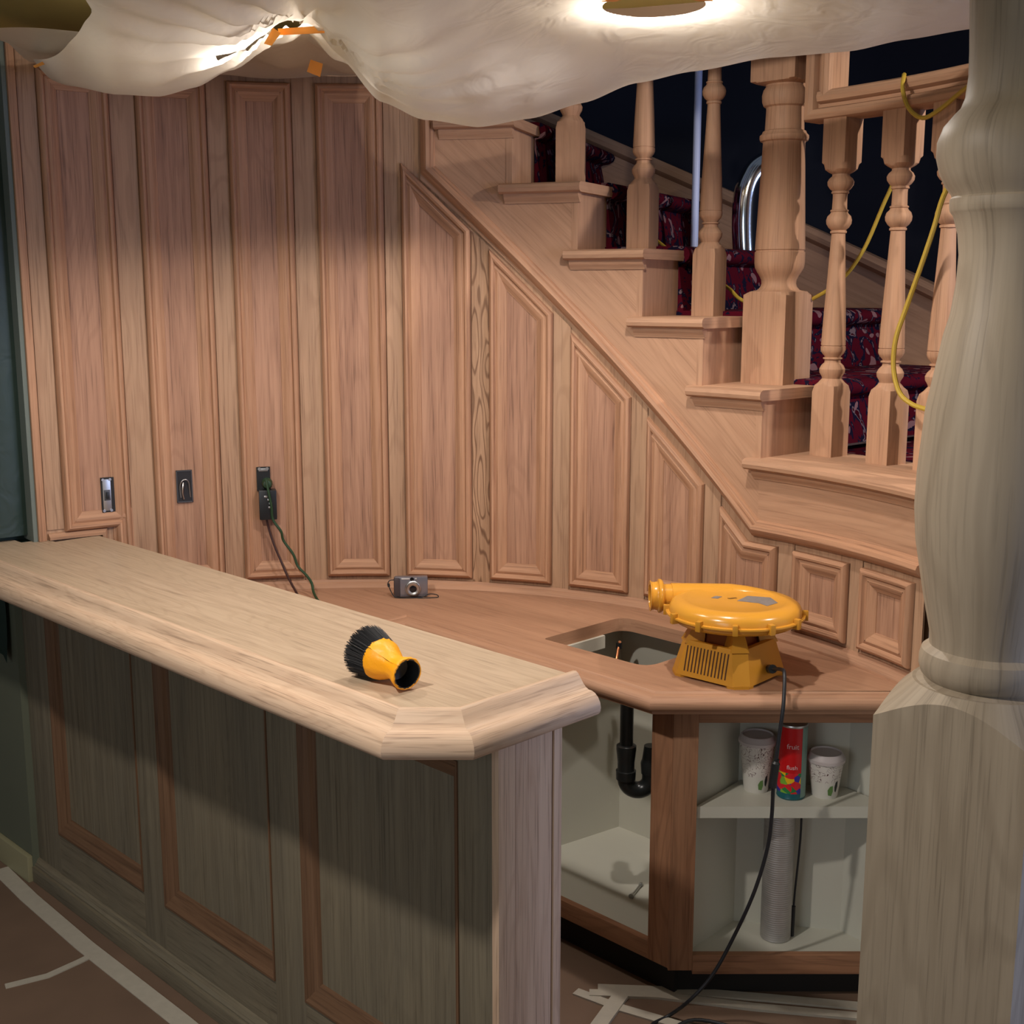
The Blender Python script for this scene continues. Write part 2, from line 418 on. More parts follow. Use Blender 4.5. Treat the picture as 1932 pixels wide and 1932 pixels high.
# panels: (theta left, theta right)
PAN = [(125.6, 118.2), (115.3, 107.7), (105.3, 98.2), (95.4, 87.8), (85.7, 77.6), (75.3, 67.6), (65.3, 57.8), (55.6, 48.3), (46.0, 38.5), (36.2, 28.9), (27.0, 19.8), (18.0, 18.0)]
ZB = .893
MP = [(0, .0), (0, .013), (.003, .019), (.009, .023), (.015, .021), (.018, .014), (.020, .012), (.028, .0155), (.036, .0135), (.043, .009), (.049, .0045), (.053, .0035), (.054, .001), (.054, -.002), (0, -.002)]
def inset(poly, d):
    n = len(poly); out = []
    for i in range(n):
        a, b, c = Vector(poly[i-1]), Vector(poly[i]), Vector(poly[(i+1) % n])
        d1 = (b-a).normalized(); d2 = (c-b).normalized(); n1 = Vector((-d1.y, d1.x)); n2 = Vector((-d2.y, d2.x)); q = n1+n2; q = q/q.dot(n1)
        out.append(tuple(b+q*d))
    return out
def wall_panel(poly_th):
    # polygon (theta,z) counter-clockwise seen from inside => in s coordinates we want interior on the left
    P = [(S(t), z) for t, z in poly_th]
    area = sum(P[i-1][0]*P[i][1]-P[i][0]*P[i-1][1] for i in range(len(P)))
    if area < 0: P = P[::-1]
    f = inset(P, .050)
    # field as vertical strips for curvature
    xs = sorted(set([p[0] for p in f])); x0, x1 = xs[0], xs[-1]
    xs = sorted(set(xs+[x0+(x1-x0)*k/6 for k in range(7)]))
    def span(x):
        zs = []
        for i in range(len(f)):
            (xa, za), (xb, zb) = f[i-1], f[i]
            if abs(xa-xb) < 1e-9: continue
            if min(xa, xb)-1e-9 <= x <= max(xa, xb)+1e-9: zs.append(za+(zb-za)*(x-xa)/(xb-xa))
        return min(zs), max(zs)
    m = M()
    for i in range(len(xs)-1):
        a = span(xs[i]+1e-6); b = span(xs[i+1]-1e-6)
        m.add([(xs[i], .0012, a[0]), (xs[i+1], .0012, b[0]), (xs[i+1], .0012, b[1]), (xs[i], .0012, a[1])], [[0, 1, 2, 3]], (0, 0, 1))
    pan = m.build('panel', OAK_FIELD, wall_back, fn=flat)
    m = M(); m.sweep(P, MP, closed=True, side=1, flatz=True, step=.035)
    m.build('moulding', OAK_MOULD, pan, fn=flat)
def ptop(t): return cap_z(t)-.028
for i, (tl, tr) in enumerate(PAN[:-1]):
    if i == 0:
        wall_panel([(tl, 2.405), (tl, 1.092), (119.9, 1.092), (119.9, ZB), (tr, ZB), (tr, 2.405)])
    elif i < 4:
        wall_panel([(tl, 2.405), (tl, ZB), (tr, ZB), (tr, 2.405)])
    elif i < 8:
        wall_panel([(tl, 2.149+(tl-84.6)*.0248+.0), (tl, ZB), (tr, ZB), (tr, 2.149+(tr-84.6)*.0248)])
    elif i == 8:
        wall_panel([(tl, 1.192), (tl, ZB), (tr, ZB), (tr, 1.105), (42.5, 1.105)])
    else:
        wall_panel([(tl, 1.105), (tl, ZB), (tr, ZB), (tr, 1.105)])
# stiles between the panels
gaps = [(127.6, 125.7)]+[(PAN[i][1]-.12, PAN[i+1][0]+.12) for i in range(len(PAN)-2)]+[(19.68, 18.4)]
for gi, (a, b) in enumerate(gaps):
    m = M()
    za, zb = (min(cap_z(a), 2.49), min(cap_z(b), 2.49)); n = 2
    zl = .87 if a < 125 else 1.10
    for k in range(n):
        t0 = a+(b-a)*k/n; t1 = a+(b-a)*(k+1)/n
        z0 = min(2.49, cap_z(t0))-.012; z1 = min(2.49, cap_z(t1))-.012
        if t0 > 83.4 and t1 < 83.4: z0 = z1
        m.add([(S(t0), .004, zl), (S(t1), .004, zl), (S(t1), .004, z1), (S(t0), .004, z0)], [[0, 1, 2, 3]])
    m.build('stile', OAK_WILD if gi == 5 else OAK_STILE, wall_back, fn=flat)
# cap moulding following the stair
CP = [(0, 0), (0, .012), (.006, .02), (.012, .028), (.022, .034), (.032, .03), (.036, .02), (.042, .018), (.046, .01), (.046, 0)]
m = M(); m.sweep([(S(83.4), 2.49), (S(83.4), 2.145), (S(41.7), 1.125), (S(18.4), 1.125)], CP, side=-1, flatz=True, step=.045)
m.build('cap_moulding', OAK_MOULD, wall_back, fn=flat)
# strip on the wall at the worktop, strip over the bar top
m = M(); m.extr([(0, .85), (.028, .85), (.028, .857), (.02, .868), (.012, .872), (.008, .88), (0, .88)], S(121), S(18.4), 60)
m.build('base_moulding', OAK_TOP, wall_back, fn=flat)
m = M(); m.sweep([(S(127.5), 1.072), (S(121.6), 1.072), (S(121.6), .88)], [(0, 0), (0, .02), (.008, .022), (.013, .012), (.017, .008), (.018, 0)], side=-1, flatz=True, step=.04)
m.build('bar_edge_moulding', OAK_STAIR, wall_back, fn=flat)
# end trim of the wall
m = M(); m.box(S(127.75), S(128.6), -.05, .014, 1.07, 2.49, bev=.003); struct(m.build('trim_1', OAK_MOULD, fn=flat))
m = M(); m.box(S(128.62), S(129.1), -.10, .004, 1.07, 2.50); struct(m.build('trim_2', plain('plaster_edge', srgb(104, 112, 104), .8), fn=flat))
# left: low green wall beneath the bar, the opening above
m = M(); m.box(-9, -5.02, 2.07, 2.2, 0, 1.0); struct(m.build('wall_left', GREENW, fn=bar))
m = M(); m.box(-9, -5.02, 2.045, 2.07, 0, .085, (1, 0, 0), bev=.004); struct(m.build('baseboard_left', plain('cream_baseboard', srgb(150, 144, 112), .5), fn=bar))
m = M(); m.box(-5.10, -5.06, -3, 2.6, 1.0, 2.50); struct(m.build('wall_left_upper', plain('dark_teal_wall', srgb(40, 56, 50), .8, noise=.15, nscale=4), fn=bar))
# outer walls so no view leaves the room
m = M(); m.box(1.0, 1.06, 2.1, 2.86, 0, 1.305); struct(m.build('wall_right', PALEW))
m = M(); ar = [CX+0, CY]
pts = []
for t in range(125, -1, -5): pts.append((2.70*math.cos(R_(t))+CX, 2.70*math.sin(R_(t))+CY))
pts2 = [(2.78*math.cos(R_(t))+CX, 2.78*math.sin(R_(t))+CY) for t in range(0, 126, 5)]
m.prism([pts+pts2], 0, 4.4); struct(m.build('wall_stair', NAVY))

# ================================================================ STAIRCASE
st = thing('staircase', (0, 0, 0), 'curved oak staircase with red floral carpet, rising to the left behind the panelled wall', 'staircase')
RIS = [80.6, 72.7, 64.75, 56.7, 49.0, 41.2]       # riser angles, top to bottom
TZ = [2.30, 2.109, 1.914, 1.721, 1.531, 1.343]   # tread tops; TZ[0] starts at RIS[0]
OUT = -1.14
# stringer
m = M()
def st_cols(t0, t1, zt):
    n = max(1, int(abs(t0-t1)/2)); vs = []; fs = []
    for i in range(n+1):
        t = t0+(t1-t0)*i/n; zb = (cap_z(min(t, 83.39))+.0)
        for h in (.008, -.03): vs += [(S(t), h, zb), (S(t), h, zt)]
    for i in range(n):
        a, b = i*4, i*4+4
        fs += [[a, b, b+1, a+1], [a+2, a+3, b+3, b+2], [a+1, b+1, b+3, a+3], [a, a+2, b+2, b]]
    fs += [[0, 1, 3, 2], [n*4, n*4+1, n*4+3, n*4+2]]
    g = (-.045*22, 0, -1) if t1 > 41 else (1, 0, 0)
    m.add(vs, fs, (S(1), 0, .02379) if t0 > 41.3 else (1, 0, 0))
for i in range(5): st_cols(RIS[i], RIS[i+1], TZ[i]-.035)
st_cols(83.4, RIS[0], 2.50)
st_cols(RIS[5], 9, TZ[5]-.035)
m.build('stringer', OAK_STAIR, st, fn=flat)
# treads with rounded nosing and cove beneath
def nosing(zt, h=.045, dep=OUT): return [(dep, zt-.03), (.0, zt-.03), (h-.012, zt-.03), (h-.003, zt-.025), (h, zt-.015), (h-.003, zt-.005), (h-.012, zt), (dep, zt)]
def cove(zt): return [(0, zt-.058), (.012, zt-.058), (.014, zt-.052), (.02, zt-.046), (.024, zt-.038), (.026, zt-.03), (0, zt-.03)]
def tread(ta, tb, zt, n=4, land=False):
    m = M()
    if land:
        m.extr(nosing(zt, .05, -.26), S(ta), S(tb), n)
    else:
        m.extr(nosing(zt), S(ta), S(tb), n)
    m.extr(cove(zt), S(ta)-.012, S(tb)+.012, n)
    m.build('landing_cap' if land else 'tread', OAK_STAIR, st, fn=flat)
tread(80.6+1.0, RIS[1]-.75, TZ[0])
for i in range(1, 5): tread(RIS[i]+1.15, RIS[i+1]-.85, TZ[i])
tread(RIS[5]+1.1, 9, TZ[5], 20, True)
m = M(); m.extr([(OUT, TZ[5]-.05), (-.2, TZ[5]-.05), (-.2, TZ[5]-.012), (OUT, TZ[5]-.012)], S(44), S(9), 18); m.build('landing_floor', CARPET, st, fn=flat)
# risers
for i in range(0, 6):
    zt = (TZ[i-1] if i else 2.49); zl = TZ[i]
    m = M(); m.box(S(RIS[i])-.004, S(RIS[i])+.016, OUT, .009, zl, zt-.03 if i else 2.44); m.build('riser', OAK_STAIR, st, fn=flat)
# carpet on each step
def carpet_step(ta, tb, zt, zl):
    s0 = S(ta); s1 = S(tb); th = .014; prof = [(s0-.004, zt), (s0-.004, zt+th)]
    nx = s1-.022; cz = zt-.012
    for k in range(7):
        a = PI/2+PI*k/6; prof.append((nx+.012+.030*math.cos(a)*.9, cz+.026*math.sin(a)))
    prof += [(s1-.006, cz-.03), (s1-.022, zl+.012), (s1-.012, zl+.012), (s1-.0045, zl+.012), (s1-.0045, zt-.034), (nx+.006, zt-.034), (nx, zt-.02), (nx+.008, zt)]
    m = M()
    m.extr(prof, -.215, -1.10, 4, axis='y')
    m.build('carpet', CARPET, st, fn=flat, smooth=50)
for i in range(5): carpet_step(RIS[i], RIS[i+1]-.1, TZ[i], TZ[i+1])
# skirt board on the far side
m = M(); n = 30; vs = []; fs = []
for i in range(n+1):
    t = 84-i*2.4; z = 2.422+(t-74.7)*.0202
    for h in (-1.15, -1.125): vs += [(S(t), h, z-.55), (S(t), h, z)]
for i in range(n):
    a, b = i*4, i*4+4; fs += [[a, b, b+1, a+1], [a+2, a+3, b+3, b+2], [a+1, b+1, b+3, a+3], [a, a+2, b+2, b]]
m.add(vs, fs, (S(1), 0, .0202)); m.build('skirt_board', OAK_STAIR, st, fn=flat)
m = M(); m.sweep([(S(84), 2.422+9.3*.0202), (S(12), 2.422-62.7*.0202)], [(0, -1.125), (0, -1.105), (.015, -1.09), (.03, -1.095), (.04, -1.11), (.045, -1.125)], side=1, flatz=True, step=.05)
m.build('skirt_moulding', OAK_STAIR, st, fn=flat)

# balusters
def bz(y): return vy(1577, y, 3.38).z
BS = [(0, 9), (.177, 9), (.195, .046), (.203, .036), (.210, .030), (.214, .026), (.220, .028), (.230, .034), (.240, .035), (.250, .030), (.258, .022), (.266, .021), (.2675, .026), (.271, .026), (.2725, .021), (.276, .023), (.284, .030), (.292, .0335), (.302, .0335), (.3025, .0315), (.3045, .0315), (.305, .033),
      (.40, .029), (.50, .0235), (.60, .0185), (.604, .0185), (.606, .022), (.611, .022), (.613, .019), (.620, .027), (.630, .033), (.640, .034), (.650, .031), (.657, .024), (.661, .022), (.663, .024), (.666, .024), (.668, .020), (.70, .019), (.708, .0195), (.710, .023), (.714, .023), (.716, .021), (.722, .028), (.731, .034), (.740, .035), (.748, .031), (.755, .023), (.760, .023), (.766, .034), (.772, .042), (.785, .046), (.790, 9), (.907, 9)]
def baluster(th, z0, ztop, r=1.697, half=.0365):
    secs = []
    L = ztop-z0
    for z, q in BS:
        secs.append((z0+z if z < .9 else ztop, min(q, .2)))
    m = M(); cx = CX+r*math.cos(R_(th)); cy = CY+r*math.sin(R_(th))
    m.loft(secs, half, 32, (cx, cy, 0), off=R_(th))
    return m.build('baluster', OAK_POST, st)
for th in (38.2, 31.6, 26.0, 20.0, 14.0): baluster(th, 1.343, 2.247)
for (px, zt) in ((1337, 1.721), (1210, 1.914), (1075, 2.109)):
    th, _ = cyl(px, 590, 1.70); baluster(th, zt, zt+.98)
# newel on the stair
def newel(th, r, z0, z1, half):
    k = lambda y: vy(1470, y, 3.6).z
    ys = [(560, 9), (556, .1), (550, .082), (547, .060), (541, .052), (535, .049), (528, .050), (520, .056), (514, .062), (505, .069), (496, .071), (476, .071), (474.5, .068), (472.5, .068), (471, .0705),
          (270, .0585), (268, .060), (266, .066), (261, .0685), (256, .068), (252, .062), (248, .060), (246, .0545), (207, .0525), (203, .053), (200, .060), (192, .0645), (180, .0655), (170, .062), (163, .055), (160, .056), (157, .085), (155, .1), (152, 9)]
    secs = [(z0, 9)]+[(k(y), q) for y, q in ys]+[(z1, 9)]
    secs = [(z, min(q, .3)) for z, q in secs]
    m = M(); m.loft(secs, half, 48, (CX+r*math.cos(R_(th)), CY+r*math.sin(R_(th)), 0), off=R_(th))
    return m.build('newel_post', OAK_POST, st)
newel(45.4, 1.732, 1.335, 2.62, .071)
# guard rail: picture-frame moulded level rail with an upright, above the landing balusters
RP = [(0, -.036), (0, .034), (.004, .042), (.016, .046), (.028, .042), (.032, .032), (.033, .024), (.042, .024), (.044, .032), (.048, .041), (.060, .045), (.072, .041), (.077, .032), (.077, -.036)]
rr0 = 1.697
def railmap(p):  # flat with radius of the baluster line
    r = rr0-p[1]; t = p[0]/RR; return Vector((CX+r*math.cos(t), CY+r*math.sin(t), p[2]))
m = M(); m.sweep([(S(41.7), 2.80), (S(41.7), 2.245), (S(9), 2.245)], RP, side=-1, flatz=True, step=.04)
m.build('guard_rail', OAK_POST, st, fn=railmap)

# ================================================================ BAR COUNTER
bt = thing('bar_counter', (0, 0, 0), 'raised bar counter with pale oak top and darker grey panelled front in the foreground', 'bar counter')
DL = -5.05; DB = -2.151; CF = 2.10
# body: core and face frame with openings
BP = [(-4.80, -4.085), (-3.925, -3.21), (-3.04, -2.305)]
PZ0, PZ1 = .20, .925
k2 = 1/1.41421
def bf(p): return bar(p)
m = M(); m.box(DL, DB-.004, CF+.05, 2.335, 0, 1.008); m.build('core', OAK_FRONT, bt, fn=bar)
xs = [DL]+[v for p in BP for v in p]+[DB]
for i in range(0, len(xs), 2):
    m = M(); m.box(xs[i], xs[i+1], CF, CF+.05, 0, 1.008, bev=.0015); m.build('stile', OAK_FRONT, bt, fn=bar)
for (a, b) in BP:
    m = M(); m.box(a, b, CF+.0005, CF+.05, 0, PZ0, (1, 0, 0)); m.build('rail', OAK_FRONT, bt, fn=bar)
    m = M(); m.box(a, b, CF+.0005, CF+.05, PZ1, 1.008, (1, 0, 0)); m.build('rail', OAK_FRONT, bt, fn=bar)
    m = M(); m.box(a+.02, b-.02, CF+.034, CF+.05, PZ0+.01, PZ1-.01); pn = m.build('panel', OAK_FRONT, bt, fn=bar)
    # moulding inside the recess
    m = M(); pf = [(0, -.004), (.006, -.004), (.012, .002), (.018, .006), (.026, .010), (.034, .018), (.040, .020), (.046, .026), (.05, .034), (0, .034)]
    m.sweep([(a, PZ0), (b, PZ0), (b, PZ1), (a, PZ1)], [(w_, CF+h*1.1) for w_, h in pf], closed=True, side=1, flatz=True)
    m.build('moulding', OAK_STAIN, pn, fn=bar, label='reddish brown moulding around the recessed panel')
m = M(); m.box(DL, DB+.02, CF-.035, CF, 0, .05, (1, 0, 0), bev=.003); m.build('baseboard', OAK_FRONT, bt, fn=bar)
m = M(); m.sweep([(DL, CF-.0), (DB+.02, CF-.0)], [(0, .05), (-.022, .05), (-.022, .054), (-.014, .06), (-.008, .07), (0, .073)], side=1); m.build('baseboard_cap', OAK_FRONT, bt, fn=bar)
# end post: three boards
for c0, c1, nm in ((CF-.004, CF+.058, 'end_strip'), (CF+.062, 2.302, 'end_board'), (2.306, 2.337, 'end_strip')):
    m = M(); m.box(DB-.02, DB+(.006 if nm == 'end_strip' else .002), c0, c1, 0, 1.008, bev=.002); m.build(nm, OAK_RAIL, bt, fn=bar)
# top
inner = [(-5.4, 1.885), (-2.266, 1.885), (-2.172, 1.978), (-2.172, 2.395)]
top_poly = inner+[(-4.885, 2.395), (-4.885, 2.205), (-4.97, 2.205), (-4.97, 2.10), (-5.4, 2.10)]
m = M(); m.prism([top_poly], 1.035, 1.07, (1, 0, 0)); m.build('counter_top', OAK_BAR, bt, fn=bar)
m = M(); m.prism([[(-5.0, 1.95), (-2.25, 1.95), (-2.21, 2.0), (-2.21, 2.37), (-5.0, 2.37)]], 1.006, 1.036, (1, 0, 0)); m.build('under_top', OAK_FRONT, bt, fn=bar)
EP = [(0, 1.07), (.004, 1.0745), (.012, 1.079), (.022, 1.080), (.030, 1.077), (.040, 1.068), (.050, 1.059), (.060, 1.053), (.070, 1.050), (.080, 1.050), (.092, 1.047), (.102, 1.041), (.110, 1.032), (.1135, 1.022), (.111, 1.013), (.104, 1.007), (.094, 1.004), (.0, 1.004)]
for i in range(3):   # one object per mitred length
    m = M(); full = M(); full.sweep(inner, EP, side=-1)
    k = len(EP)
    nf = k  # faces per segment
    per = 2*k
    seg_v = full.v[i*per:(i+1)*per]
    m.add(seg_v, [[t, (t+1) % k, k+(t+1) % k, k+t] for t in range(k)], tuple((Vector(inner[i+1])-Vector(inner[i])).to_3d().normalized()))
    if i == 2:
        tr = tessellate_polygon([[Vector((p, q, 0)) for p, q in EP]]); m.add(seg_v[k:], [list(t) for t in tr])
    m.build('edge_rail', OAK_RAIL, bt, fn=bar, smooth=50)

# ================================================================ WORKTOP AND CABINETS
wt = thing('worktop', (0, 0, 0), 'curved reddish oak worktop with a square sink cutout under the panelled wall', 'worktop')
def rounded(poly, rads, n=6):
    out = []
    k = len(poly)
    for i in range(k):
        a, b, c = Vector(poly[i-1]), Vector(poly[i]), Vector(poly[(i+1) % k]); r = rads[i]
        if r <= 0: out.append(tuple(b)); continue
        u = (a-b).normalized(); v = (c-b).normalized()
        p0 = b+u*r; p1 = b+v*r
        for j in range(n+1):
            t = j/n; out.append(tuple((1-t)**2*p0+2*t*(1-t)*b+t*t*p1))
    return out
front = [(1.02, 2.845), (.352, 2.845), (-.315, 3.46), (-.70, 3.075), (-.80, 3.175)]
front = [(.995, 2.838), (.345, 2.838), (-.312, 3.545), (-.68, 3.177), (-1.22, 3.71)]
arc = [(CX+1.508*math.cos(R_(t)), CY+1.508*math.sin(R_(t))) for t in range(118, 16, -2)]
SH = rounded([(.086, 3.287), (.345, 3.028), (.58, 3.26), (.325, 3.52)], [.015, .05, .05, .05])
m = M(); m.prism([front[:4]+[(-1.16, 3.63)]+arc, SH], .812, .85, (1, -1, 0)); m.build('counter_slab', OAK_TOP, wt)
WP = [(0, .85), (.004, .8475), (.006, .845), (.010, .846), (.022, .846), (.034, .842), (.041, .835), (.044, .826), (.042, .818), (.035, .811), (.026, .809), (.024, .80), (.014, .797), (0, .797)]
m = M(); m.sweep(front[:4], WP, side=1); m.build('nosing', OAK_TOP, wt, smooth=40)
m = M(); m.prism([[(.10, 3.288), (.27, 3.452), (.262, 3.462), (.09, 3.298)]], .775, .812); m.build('batten', WHITE_M, wt, label='white batten along the sink cutout')

# sink cabinet
scb = thing('sink_cabinet', (0, 0, 0), 'open sink base cabinet with white interior, between the bar end and the corner cabinet', 'cabinet')
def line_box(m, p, q, th, z0, z1, bev=0, grain=(0, 0, 1)):
    p = Vector((p[0], p[1], 0)); q = Vector((q[0], q[1], 0)); d = (q-p); L = d.length; d.normalize(); n = Vector((-d.y, d.x, 0))
    t = M(); t.box(0, L, 0, th, z0, z1, (1, 0, 0) if grain == 'x' else (0, 0, 1), bev)
    mat = lambda v: p+d*v.x+n*v.y+Vector((0, 0, v.z))
    for i, v in enumerate(t.v): t.v[i] = mat(v)
    g = d if grain == 'x' else Vector((0, 0, 1))
    m.add(t.v, t.f, tuple(g)); return m
CS = 3.285
A0 = (-.19, CS+.19); A1 = (.131, CS-.131); A2 = (.350, CS-.350); A3 = (.400, CS-.400)
m = M(); line_box(m, A2, A3, .02, .095, .80, .001); m.build('frame_stile', OAK_CAB, scb)
m = M(); line_box(m, (-.19, CS+.19), (-.10, CS+.10), .02, .095, .80, .001); m.build('frame_stile', OAK_CAB, scb)
m = M(); line_box(m, (-.10, CS+.10), A2, .02, .758, .80, .001, 'x'); m.build('frame_rail', OAK_CAB, scb)
m = M(); line_box(m, (-.10, CS+.10), A2, .02, .095, .145, .001, 'x'); m.build('frame_rail', OAK_CAB, scb)
m = M(); m.prism([[(-.19, CS+.19+.02), (.40, CS-.40+.02), (.52, 3.06), (.72, 3.25), (.337, 3.66), (-.2, 3.5)]], .112, .130); m.build('cabinet_floor', WHITE_M, scb)
m = M(); line_box(m, (-.20, 3.27), (.337, 3.655), .012, .12, .80); m.build('side_panel', WHITE_M, scb)
m = M(); line_box(m, (.337, 3.655), (.72, 3.27), .012, .12, .80); m.build('back_panel', WHITE_M, scb)
m = M(); line_box(m, (.56, 3.07), (.425, 2.89), .008, .12, .80); m.build('side_panel', WHITE_M, scb)
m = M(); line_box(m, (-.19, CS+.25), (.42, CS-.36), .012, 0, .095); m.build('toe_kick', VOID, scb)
# corner cabinet
ccb = thing('corner_cabinet', (0, 0, 0), 'open corner cabinet with white shelf holding paper cups, right of the sink cabinet', 'cabinet')
YF = 2.878
m = M(); m.box(.396, .458, YF, YF+.02, .095, .80, bev=.001); m.build('frame_stile', OAK_CAB, ccb)
m = M(); m.box(.458, 0.995, YF, YF+.02, .755, .80, (1, 0, 0), bev=.001); m.build('frame_rail', OAK_CAB, ccb)
m = M(); m.box(.458, 0.995, YF, YF+.02, .085, .137, (1, 0, 0), bev=.001); m.build('frame_rail', OAK_CAB, ccb)
m = M(); m.box(.935, 0.995, YF, YF+.02, .137, .755, bev=.001); m.build('frame_stile', OAK_CAB, ccb)
inn = [(.440, YF+.02), (.595, 3.065), (.868, 3.015), (.955, YF+.02)]
m = M(); m.prism([inn], .112, .130); m.build('cabinet_floor', WHITE_M, ccb)
m = M(); m.prism([[(.458, YF+.012), (.60, 3.062), (.862, 3.012), (.945, YF+.012)]], .502, .532); m.build('shelf', WHITE_M, ccb)
m = M(); line_box(m, inn[1], inn[0], -.008, .12, .80); m.build('side_panel', WHITE_M, ccb)
m = M(); line_box(m, inn[2], inn[1], -.008, .12, .80); m.build('back_panel', WHITE_M, ccb)
m = M(); line_box(m, inn[3], inn[2], -.008, .12, .80); m.build('side_panel', WHITE_M, ccb)
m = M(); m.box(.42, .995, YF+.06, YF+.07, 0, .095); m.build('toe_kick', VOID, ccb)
# blank cabinet run left, under the worktop behind the bar
lcb = thing('base_cabinet', (0, 0, 0), 'oak base cabinet under the worktop, mostly hidden behind the bar', 'cabinet')
m = M(); line_box(m, (-.66, 3.26), (-.34, 3.58), .02, 0, .80); m.build('front_panel', OAK_CAB, lcb)
m = M(); line_box(m, (-1.1, 3.74), (-.66, 3.30), .02, 0, .80); m.build('side_panel', OAK_CAB, lcb)

# ================================================================ FOREGROUND NEWEL POST
fp = thing('newel_post', (.677, 1.686, 0), 'large bleached oak newel post with turned vase on a square plinth, right foreground', 'post')
half = .113; ra = R_(-45)
prof_px = [(1306, .098), (1300, .103), (1285, .1075), (1262, .1105), (1240, .109), (1226, .104), (1222, .099)]
def pz(y): return vy(1900, y, 1.686-.0).z
for y, r in [(1222, .0985), (1190, .0985)]: pass
post = []
for (x, y) in [(1745, 1308), (1750, 1281), (1741, 1272), (1737, 1258), (1738, 1242), (1743, 1228), (1753, 1221), (1757, 1218), (1757, 1195), (1745, 1123), (1732, 1025), (1730, 960), (1735, 894), (1751, 773), (1784, 633), (1797, 593), (1808, 534), (1813, 480), (1811, 440), (1803, 405), (1799, 400), (1797, 396), (1796, 385), (1797, 374), (1801, 370), (1799, 364), (1789, 350), (1778, 325), (1772, 295), (1774, 265), (1786, 235), (1806, 212), (1818, 200), (1826, 180), (1832, 140), (1834, 90), (1835, 0), (1836, -120)]:
    z = pz(x and y); # world height at the axis depth
    axx = 966+2327*.677/(1.686*PC-(z-HC)*PS)
    dep = 1.686*PC-(z-HC)*PS
    post.append((z, (axx-x)*dep/2327*.985))
post.sort()
m = M(); NS = 96; vs = []; fs = []; uvp = []
def rz(t): return 1.200+.050*t**1.1
for i in range(NS+1):
    a = 2*PI*i/NS+PI/4; q = half/max(abs(math.cos(a)), abs(math.sin(a))); t0 = (.1598-q)/.058
    col = [(q, 0), (q, .4), (q, .8), (q, rz(max(0, t0)))]+[(.1598-.058*(t0+(1-t0)*k/6), rz(max(0, t0+(1-t0)*k/6))) for k in range(1, 7)]+[(.02, 1.25)]
    for r_, z_ in col: vs.append((r_*math.cos(a+ra), r_*math.sin(a+ra), z_)); uvp.append((z_+.3*max(0, q-r_), a*.14))
K = 11
for i in range(NS):
    for k in range(K-1): fs.append([i*K+k, (i+1)*K+k, (i+1)*K+k+1, i*K+k+1])
m.add(vs, fs, uv=uvp)
m.build('plinth', OAK_NEWEL, fp, smooth=22)
zz = post[0][0]
m = M(); m.loft([(1.249, .088), (1.250, .097)]+[(z, r) for z, r in post if z > 1.251]+[(2.50, .073)], None, 64, (0, 0, 0)); m.build('turned_vase', OAK_NEWEL, fp, smooth=35)

m = M(); vs = [(0, 0, 0)]; a0 = math.atan2(-1.686, -.677)+.62
kc = Vector((0, 0, vy(1875, 190, 1.62).z)); nk = 24; rk = .0
def prof_r(z):
    q = [(zz_, r_) for z_, r_, zz_ in [(p[0], p[1], p[0]) for p in post]]
    for i in range(len(q)-1):
        if q[i][0] <= z <= q[i+1][0]: return q[i][1]+(q[i+1][1]-q[i][1])*(z-q[i][0])/max(1e-6, q[i+1][0]-q[i][0])
    return .08
vs = []; fs = []
for j in range(4):
    for i in range(nk):
        t = 2*PI*i/nk; e = (.013, .0095, .005, .0005)[j]; z = kc.z+e*.62*math.sin(t)*(1+.15*math.sin(3*t)); a = a0+e*math.cos(t)*1.2/.085; r = prof_r(z)+.0005+.0003*j
        vs.append((r*math.cos(a), r*math.sin(a), z))
for j in range(3):
    for i in range(nk): fs.append([j*nk+i, j*nk+(i+1) % nk, (j+1)*nk+(i+1) % nk, (j+1)*nk+i])
fs.append([3*nk+i for i in range(nk)])
m.add(vs, fs); m.build('knot', plain('knot_wood', srgb(112, 84, 66), .6, noise=.3, nscale=120), fp, label='dark oval knot in the wood')

# ================================================================ CEILING: plastic film, lamps, tape
TAB = [(-200, 3.4, 2.43), (20, 3.4, 2.42), (130, 3.3, 2.328), (220, 3.2, 2.284), (300, 3.2, 2.276), (370, 3.2, 2.294), (440, 3.1, 2.319), (500, 3.05, 2.36), (550, 3.03, 2.385), (595, 3.05, 2.385), (640, 3.07, 2.336), (720, 3.1, 2.246), (800, 3.15, 2.206), (900, 3.2, 2.197), (1000, 3.2, 2.22), (1100, 3.2, 2.258), (1200, 3.15, 2.298), (1310, 3.1, 2.319), (1450, 3.0, 2.334), (1600, 2.93, 2.332), (1700, 2.86, 2.342), (1835, 2.75, 2.345), (2400, 2.3, 2.35)]
def tab(px):
    for i in range(len(TAB)-1):
        a, b = TAB[i], TAB[i+1]
        if a[0] <= px <= b[0]:
            t = (px-a[0])/(b[0]-a[0]); t = t*t*(3-2*t)*.6+t*.4
            return a[1]+(b[1]-a[1])*t, a[2]+(b[2]-a[2])*t
    return (TAB[0] if px < 0 else TAB[-1])[1:]
